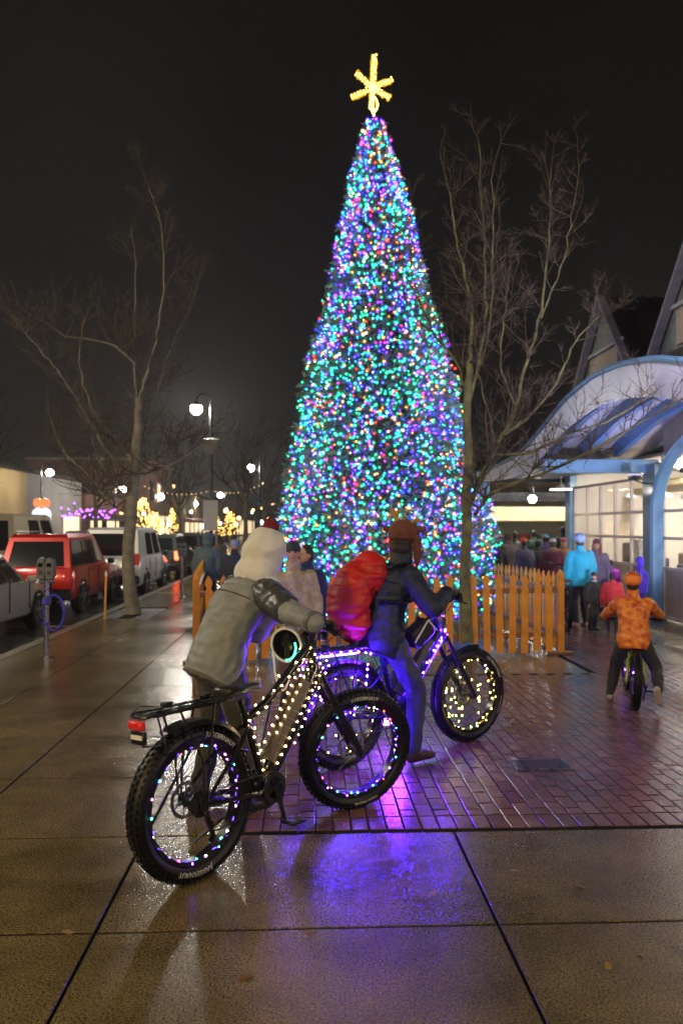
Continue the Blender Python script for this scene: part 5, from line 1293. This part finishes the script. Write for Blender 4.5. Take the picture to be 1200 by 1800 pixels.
# 1) stooping person in grey jacket and white hood behind the near bike
pb = Vector((-.62, 4.84, 0)); py1 = math.radians(40)
gr = bike_pt(near_bike, ends1, -1); gl = bike_pt(near_bike, ends1, 1)
def near_local(p): return wpos(pb, py1, p)
fw1 = Vector((1,0,0))
hl_ = near_local(gl)+Vector((-.09,0,.035)); hr_ = near_local(gr)+Vector((-.09,-.02,.035))
M_gj = mat('grey_shell', (.20,.215,.255), .62, var=.12, vscale=4, bump=.25, bscale=18, bdist=.012)
M_gj2 = mat('dark_panel', (.045,.047,.06), .4, var=.2, bump=.2, bscale=25)
M_wh = mat('white_knit', (.62,.61,.68), .85, bump=.35, bscale=70, bdist=.006)
def big_hood(m, q, s, HR):
    m.ell(q(-.03,0,.03), (.140*s,.132*s,.160*s), HR, 18, 14); m.ell(q(-.06,0,-.12), (.125*s,.15*s,.12*s), HR, 16, 12); m.ell(q(-.02,0,-.16), (.13*s,.17*s,.07*s), HR, 16, 12)
def maroon_pom(m, q, s, HR): m.ell(q(-.02,0,.205), (.052*s,)*3, HR, 12, 10)
def grey_hood_down(m, q, s, HR):
    m.ell(q(-.12,0,-.20), (.10*s,.17*s,.055*s), HR, 16, 10); m.ell(q(-.17,0,-.25), (.07*s,.13*s,.07*s), HR, 14, 10)
st1, info1 = person('person in grey jacket and white hood with maroon pompom bending over the front bike', pb, py1, 1.74, pel=(-.15,0,.93), lean=math.radians(31), side=-.02, curve=.045,
    hand=(hl_, hr_), foot=((-.22,.12,.09),(-.02,-.10,.09)), head_yaw=0, head_pitch=.25, head_fwd=.05, jacket=M_gj, trousers=cloth('charcoal', (.03,.03,.035)), shoes=mat('black_boot', (.015,.015,.016), .4),
    gloves=cloth('glove_black', (.015,.015,.018)), bulk=.035, vox=.011, wr=.008, jlen=.2, elbow=((0,.5,-.8),(-.2,-.25,-1)), grip=(((.9,-.1,.1),(0,0,-1),(0,-1,0)),((.9,.1,.05),(0,0,-1),(0,1,0))),
    hat=[('hood', big_hood, M_wh, dict(wr=.014, wf=7, vox=.010)), ('pompom', maroon_pom, mat('maroon_fluff', (.16,.012,.03), .9, bump=1, bscale=90, bdist=.01, var=.3, vscale=60), dict(wr=.008, wf=60, sm=1, vox=.008)),
         ('jacket_hood', grey_hood_down, M_gj, dict(wr=.008, wf=12))])
M_zip = mat('zip_pull', (.5,.5,.5), .3, metal=1)
def details(t_, i_, bulk, mt, hem=-.27):
    s_ = i_['s']; c = i_['pelv']+i_['sp']*.5*s_*hem; m = MB(); rr_ = []
    for k in range(29):
        b = 2*PI*k/28; rr_.append(c+i_['Lt']*math.cos(b)*(.140*s_+bulk)+i_['Fw']*math.sin(b)*(.110*s_+bulk))
    m.tube(rr_, .010, 6, cap=False, sq=.7); m.build('hem_band', mt, t_)
    for k in (0,1):
        w_, e_ = i_['ws'][k], i_['es'][k]; d = (w_-e_).normalized(); m = MB(); m.tube([w_-d*.045, w_-d*.035, w_-d*.005, w_+d*.002], [.034*s_+bulk*.7,.036*s_+bulk*.8,.036*s_+bulk*.8,.030*s_], 14); m.build('cuff', mt, t_)
    # back seam across the shoulders and side seam
    m = MB(); pts = []
    for k in range(13):
        b = PI+PI*k/12; c2 = i_['mid'](.74); pts.append(c2+i_['Lt']*math.cos(b)*(.172*s_+bulk+.001)+i_['Fw']*math.sin(b)*(.119*s_+bulk+.001))
    m.tube(pts, .0045, 5, cap=False); m.build('yoke_seam', mt, t_)
details(st1, info1, .035, mat('grey_trim', (.10,.10,.10), .5, bump=.3, bscale=60))
# dark shoulder panel on the sleeve
m = MB(); i_ = info1
for sg, k_ in ((1,0),(-1,1)):
    m = MB(); sh_ = i_['sh'][k_]; w_ = i_['ws'][k_]; el = sh_.lerp(w_,.5)
    ee = i_['es'][k_]; m.cap(sh_+Vector((0,0,.006)), .103, sh_.lerp(ee,.82), .088, 14); remesh(m, 'shoulder_panel', M_gj2, .010, 3, .008, 14, parent=st1, seed=8)
# helmet hanging from the bar, with a green glow stick on it
hp = P(503,1134,4.62)
t = thing('bike_helmet', 'white rimmed bike helmet with a green glow stick hanging below the stooping person', 'helmet', hp, math.radians(-12))
HRm = Matrix(((1,0,0),(0,0,1),(0,-1,0)))@Matrix.Rotation(.25,3,'X')
m = MB(); m.ell((0,0,0), (.092,.105,.12), HRm, 24, 10, zmin=0)
m.tube([HRm@Vector((.090*math.cos(a),.103*math.sin(a),0)) for a in [2*PI*i/28 for i in range(29)]], .008, 8, cap=False); m.build('shell', M_white, t)
m = MB(); m.ell((0,0,0), (.084,.097,.10), HRm, 22, 8, zmin=.02); m.box(HRm@Vector((0,0,.02)), (.03,.012,.20), bev=.004); m.build('liner', M_black, t)
m = MB(); m.tube([(.055*math.cos(a)+.01, -.03, .072*math.sin(a)-.01) for a in [math.radians(x) for x in range(-95,35,12)]], .006, 8); m.build('glow_stick', emis('glow_stick', (.05,1,.55), 3), t)
m = MB(); m.tube(wob([Vector((-.08,0,-.03)), Vector((-.05,-.03,-.2)), Vector((.0,-.02,-.25)), Vector((.06,0,-.04))],4,0), .006, 5); m.build('chin_strap', M_white, t)
m = MB(); m.tube([(0,0,.11),(.03,.02,.17),(.07,.02,.22)], .005, 5); m.build('hanging_strap', M_black, t)

# 2) rider with red backpack and antlered hat
rb = r0.lerp(r1, .36); rb.z = 0
def rl(p): return wpos(rb, yaw2, p)
g2l = bike_pt(rider_bike, ends2, 1); g2r = bike_pt(rider_bike, ends2, -1)
M_nj = mat('navy_shell', (.010,.019,.045), .68, var=.2, vscale=5, bump=.3, bscale=26, bdist=.01)
M_rein = mat('brown_plush', (.13,.045,.035), .9, bump=.8, bscale=60, var=.25, vscale=12)
def plush(m, q, s, HR):
    m.ell(q(-.012,0,.070), (.125*s,.115*s,.100*s), HR, 18, 12); m.ell(q(-.010,0,.035), (.130*s,.118*s,.030*s), HR, 16, 8)
    for sg in (-1,1): m.cap(q(.0,sg*.105,.03), .034*s, q(.01,sg*.105,-.13), .026*s, 10); m.cap(q(.01,sg*.105,-.13), .018*s, q(.015,sg*.095,-.24), .010*s, 8)
    for sg in (-1,1): m.ell(q(-.01,sg*.145,.10), (.020*s,.050*s,.028*s), HR, 10, 8)
def antlers(m, q, s, HR):
    m.cap(q(-.01,.045,.13), .020*s, q(-.01,.095,.21), .022*s, 8); m.cap(q(-.01,.08,.19), .018*s, q(-.01,.055,.235), .018*s, 8); m.cap(q(-.01,.095,.21), .020*s, q(-.01,.115,.25), .018*s, 8)
    m.cap(q(-.01,-.045,.13), .020*s, q(-.01,-.105,.17), .020*s, 8); m.cap(q(-.01,-.105,.17), .018*s, q(-.01,-.145,.15), .016*s, 8)
st2_, info2 = person('person riding with a red backpack, navy jacket and a brown plush antlered hat', rb, yaw2, 1.78, pel=(-.08,0,.915), lean=math.radians(17), curve=.04, twist=math.radians(-6),
    hand=(rl(g2l)+Vector((-.09,0,.04)), rl(g2r)+Vector((-.09,0,.04))), foot=((.02,.17,.30),(.02,-.24,.105)), head_yaw=math.radians(18), head_pitch=.05, jacket=M_nj, trousers=cloth('denim', (.035,.04,.10), var=.25), shoes=mat('brown_boot', (.05,.025,.015), .5),
    hair=mat('hair_dark', (.012,.010,.012), .6, bump=.6, bscale=80), gloves=cloth('glove_black', (.015,.015,.018)), bulk=.034, vox=.011, wr=.009, jlen=.2, elbow=((-.1,.6,-.6),(-.1,-.6,-.6)), grip=(((.9,-.1,.1),(0,0,-1),(0,-1,0)),((.9,.1,.05),(0,0,-1),(0,1,0))),
    hat=[('plush_hat', plush, M_rein, dict(wr=.004, wf=30)), ('antlers', antlers, mat('antler_felt', (.36,.20,.09), .9, bump=.4, bscale=50), dict(sm=2))])
details(st2_, info2, .034, mat('navy_trim', (.006,.010,.02), .5))
bp_ = thing('backpack', 'large red covered backpack on the rider\'s back', 'backpack', rb, yaw2)
m = MB(); mi_ = info2['mid']; Fw_, Lt_, sp_ = info2['Fw'], info2['Lt'], info2['sp']
m.ell(mi_(.78)-Fw_*.20+Lt_*.03, (.13,.165,.19), Matrix((Fw_,Lt_,sp_)).transposed(), 18, 12); m.ell(mi_(.40)-Fw_*.285+Lt_*.04, (.155,.182,.27), Matrix((Fw_,Lt_,sp_)).transposed(), 18, 12); m.ell(mi_(.10)-Fw_*.24+Lt_*.03, (.12,.155,.16), Matrix((Fw_,Lt_,sp_)).transposed(), 18, 12)
remesh(m, 'rain_cover', mat('red_nylon', (.46,.012,.010), .55, var=.15, vscale=5, bump=.2, bscale=20, bdist=.01), .009, 3, .017, 4.5, (1,1,2.6), parent=bp_)
for sg in (-1,1):
    m = MB(); s0 = mi_(.92)-Fw_*.13+Lt_*sg*.10; pts = [s0, mi_(1.0)+Lt_*sg*.115+sp_*.035, mi_(.90)+Fw_*.13+Lt_*sg*.12, mi_(.62)+Fw_*.14+Lt_*sg*.15, mi_(.50)+Lt_*sg*.20, mi_(.42)-Fw_*.15+Lt_*sg*.15]
    m.tube(wob(pts,4,0), .016, 6, sq=1.8); m.build('shoulder_strap', M_black, bp_)
# 3) kid on the small bike
kbase = kb0.lerp(kb0+Vector((math.cos(math.radians(74)), math.sin(math.radians(74)),0))*.98, .28); kbase.z = 0; ky = math.radians(74)
k3l = bike_pt(kid_bike, ends3, 1, .9); k3r = bike_pt(kid_bike, ends3, -1, .9)
def kl(p): return wpos(kbase, ky, p)
M_oj = mat('orange_camo', (.40,.02,.01), .5, var=.0, vscale=17, base2=(1,.36,.04), bump=.2, bscale=60)
def kid_helmet(m, q, s, HR): m.ell(q(-.012,0,.060), (.140*s,.118*s,.108*s), HR, 20, 12); m.ell(q(-.10,0,.02), (.05*s,.09*s,.05*s), HR, 12, 8)
def helmet_vents(m, q, s, HR):
    for y_ in (-.084,-.05,-.016,.018,.052,.086):
        pts = []
        for i in range(9):
            a = math.radians(25+i*16); rr_ = math.sqrt(max(0,1-(y_/.118)**2)); pts.append(q(-.012-.1395*rr_*math.cos(a)*1.0, y_, .060+.1078*rr_*math.sin(a)))
        m.tube(pts, .0075*s, 6)
st3, info3 = person('kid in orange camouflage jacket and striped orange helmet riding away', kbase, ky, 1.30, pel=(-.10,0,.65), lean=math.radians(12), curve=.03,
    hand=(kl(k3l)+Vector((-.05,.02,.02)), kl(k3r)+Vector((-.05,-.02,.02))), foot=((.06,.20,.075),(-.34,-.20,.21)), toe_down=(0,1.15), footdir=(0,-.5), knee=((1,.3,0),(.8,-.5,-.6)), head_pitch=.1,
    jacket=M_oj, trousers=cloth('black', (.012,.012,.015)), shoes=mat('kid_shoe', (.34,.30,.26), .6), hair=mat('hair_black', (.01,.009,.009), .6), bulk=.028, vox=.011, wr=.008, jlen=.2,
    elbow=((-.1,.55,-1),(-.1,-.55,-1)), gloves=cloth('glove_kid', (.03,.01,.01)), grip=(((.9,-.1,.1),(0,0,-1),(0,-1,0)),((.9,.1,.05),(0,0,-1),(0,1,0))),
    hat=[('helmet', kid_helmet, mat('helmet_orange', (.85,.22,.02), .35, coat=.5), {}), ('helmet_vents', helmet_vents, M_black, dict(vox=.005, sm=1))])
# 4) standing people, further back (a loop over outfits)
def stand(label, px, d, ztop_px, yaw_deg, jc, tc_, hat=None, hair=None, hl=False, group=None, lean=.04, hands=None, bulk=.03, z0=0.0, sh_=None, hp=None, jl=.2, **kw):
    p = P(px, 925, d); ztop = H-(ztop_px-925)/F*d; extra = .04 if hat else .0
    Hp = max(.95, (ztop-z0-extra)); t_, inf = person(label, (p.x, p.y, z0), math.radians(yaw_deg), Hp, lean=lean, jacket=jc, trousers=tc_, shoes=sh_ or mat('dark_shoe', (.02,.018,.016), .5), hair=hair, hat=hat,
        vox=.018 if d > 9 else .013, wr=.008, jlen=jl, group=group, hair_long=hl, bulk=bulk, hand=hands or (None,None), **kw); return t_, inf
HB = mat('hair_dark', (.012,.010,.012), .6); HA = mat('hair_auburn', (.22,.06,.02), .6, bump=.5, bscale=50); HBr = mat('hair_brown', (.06,.035,.02), .6)
Jn = cloth('navy', (.015,.02,.05)); Jb = cloth('black2', (.012,.012,.014)); Jt = cloth('teal', (.01,.36,.56), bump=.3); Jdk = cloth('dark_trousers', (.02,.02,.03))
stand('smiling woman in a beige patterned knit coat facing the camera behind the stooping person', 516, 7.9, 948, -92, mat('beige_knit', (.42,.37,.27), .85, var=.35, vscale=14, bump=.5, bscale=60, bdist=.01), cloth('brown', (.14,.09,.05)),
      hat=[('beanie', beanie, cloth('teal_dark', (.01,.03,.04)), {})], hair=HB, hl=False, bulk=.036)
stand('person in a long royal blue coat standing right beside the woman in beige', 545, 8.6, 960, -140, cloth('royal', (.01,.03,.16)), Jdk, hair=HB, bulk=.05)
stand('person in a slate blue jacket beside the banner pole at the left', 364, 15.0, 935, 80, cloth('slate', (.09,.13,.17)), Jdk, hat=[('hood', hood_up, cloth('slate', (.09,.13,.17)), {})], bulk=.05)
stand('kid in a navy coat and light blue hat left of the white hood', 412, 14.0, 947, 95, Jn, Jb, hat=[('beanie', beanie, cloth('paleblue', (.25,.30,.5)), {})], bulk=.045)
stand('kid in a bright teal jacket and light blue helmet standing past the fence end', 1020, 13.6, 937, 100, Jt, cloth('navy_trousers', (.012,.02,.04)), hat=[('helmet', kid_helmet, mat('helmet_blue', (.25,.36,.62), .4, var=.4, vscale=30), {})], hair=HBr, bulk=.05, sh_=mat('pink_shoe', (.5,.25,.25), .5))
stand('woman with long auburn hair, maroon hat and grey purple jacket in front of the windows', 1048, 15.2, 945, -110, cloth('heather', (.17,.13,.20)), Jb, hat=[('beanie', beanie, cloth('maroon', (.12,.015,.05)), {})], hair=HA, hl=True, bulk=.03)
stand('small child in a hooded violet blue coat beside the big blue column', 1126, 14.2, 977, 165, cloth('violet', (.05,.02,.55)), cloth('violet2', (.04,.02,.40)), hat=[('hood', hood_up, cloth('violet', (.05,.02,.55)), {})], bulk=.03)
stand('child in a black coat and grey scarf crouching by the woman with auburn hair', 1040, 13.2, 1003, -60, Jb, Jb, hat=[('beanie', beanie, Jb, {}), ('scarf', lambda m,q,s,HR: m.ell(q(-.0,0,-.13),(.10*s,.10*s,.05*s),HR,14,8), cloth('scarf', (.35,.30,.30), var=.5, vscale=20), {})], bulk=.04)
stand('child in a red puffy coat behind the kid on the small bike', 1075, 13.0, 1020, 70, cloth('red', (.45,.015,.02)), Jb, hair=HB, bulk=.045)
stand('child in a magenta coat against the window left of the blue column', 1072, 15.8, 985, 80, cloth('magenta', (.55,.02,.55)), Jdk, hair=HB, bulk=.04)
CG = 'crowd behind the fence'
crowd = [('person in a black coat at the left of the crowd, right beside the tree lights', 872, 18.5, 942, 70, Jb, HB, None, None),
 ('person in a grey brown coat second from the left in the crowd', 896, 19.5, 938, 100, cloth('taupe', (.14,.11,.10)), HBr, None, None),
 ('person in an orange pompom hat and grey blue coat in the crowd', 922, 17.5, 944, 110, cloth('greyblue', (.08,.08,.14)), HBr, ('orange_hat', (.75,.10,.01)), True),
 ('person in a black jacket right of the orange pompom hat', 944, 19.0, 950, 80, Jb, HB, None, None),
 ('person in a light blue hat in the crowd', 958, 20.0, 938, 60, cloth('indigo', (.06,.03,.12)), HB, ('sky_hat', (.20,.42,.60)), None),
 ('person in a maroon coat with a fur hood and grey hat in the crowd', 971, 17.0, 945, 75, cloth('plum', (.13,.02,.05)), HBr, ('grey_hat', (.45,.42,.42)), None),
 ('person in a red brown hat facing the camera right of the maroon coat', 988, 18.5, 944, -80, cloth('rust', (.30,.12,.05)), HBr, ('brick_hat', (.25,.04,.05)), None),
 ('person in a tan hat at the back of the crowd', 905, 23.0, 933, 90, cloth('olive', (.10,.11,.06)), HBr, ('tan_hat', (.35,.32,.2)), None),
 ('person in a dark green coat at the back of the crowd', 938, 24.0, 933, 90, cloth('green', (.02,.07,.04)), HB, None, None),
 ('tall person in a black cap at the back of the crowd by the slim column', 990, 23.0, 925, 100, Jb, HB, ('black_cap', (.02,.02,.02)), None)]
for lb, px, d, zt, yw, jc, hr2, ht, pm in crowd:
    hats = []
    if ht: hats.append(('beanie', beanie, cloth(*ht), {}))
    if pm: hats.append(('pompom', pom, cloth(ht[0], ht[1]), {}))
    if 'fur hood' in lb: hats.append(('fur_hood', hood_down, mat('tan_fur', (.30,.20,.11), .9, bump=1, bscale=60, bdist=.02), {}))
    stand(lb, px, d, zt, yw, jc, Jdk, hat=hats or None, hair=hr2, group=CG, bulk=.045)

hz = MB(); hz.box((0,320,39), (820,770,80.4)); hzo = hz.build('haze', None, smooth=False); hzo['kind'] = 'stuff'; hzo['label'] = 'thin rainy mist over the whole street'
hm_ = bpy.data.materials.new('mist'); hm_.use_nodes = True; hn = hm_.node_tree; hn.nodes.clear()
ho = hn.nodes.new('ShaderNodeOutputMaterial'); hv = hn.nodes.new('ShaderNodeVolumePrincipled'); hv.inputs['Color'].default_value = (.85,.87,.92,1)
hv.inputs['Density'].default_value = .0012; hv.inputs['Anisotropy'].default_value = .65; hn.links.new(hv.outputs[0], ho.inputs['Volume'])
hzo.data.materials.clear(); hzo.data.materials.append(hm_)
#@@END
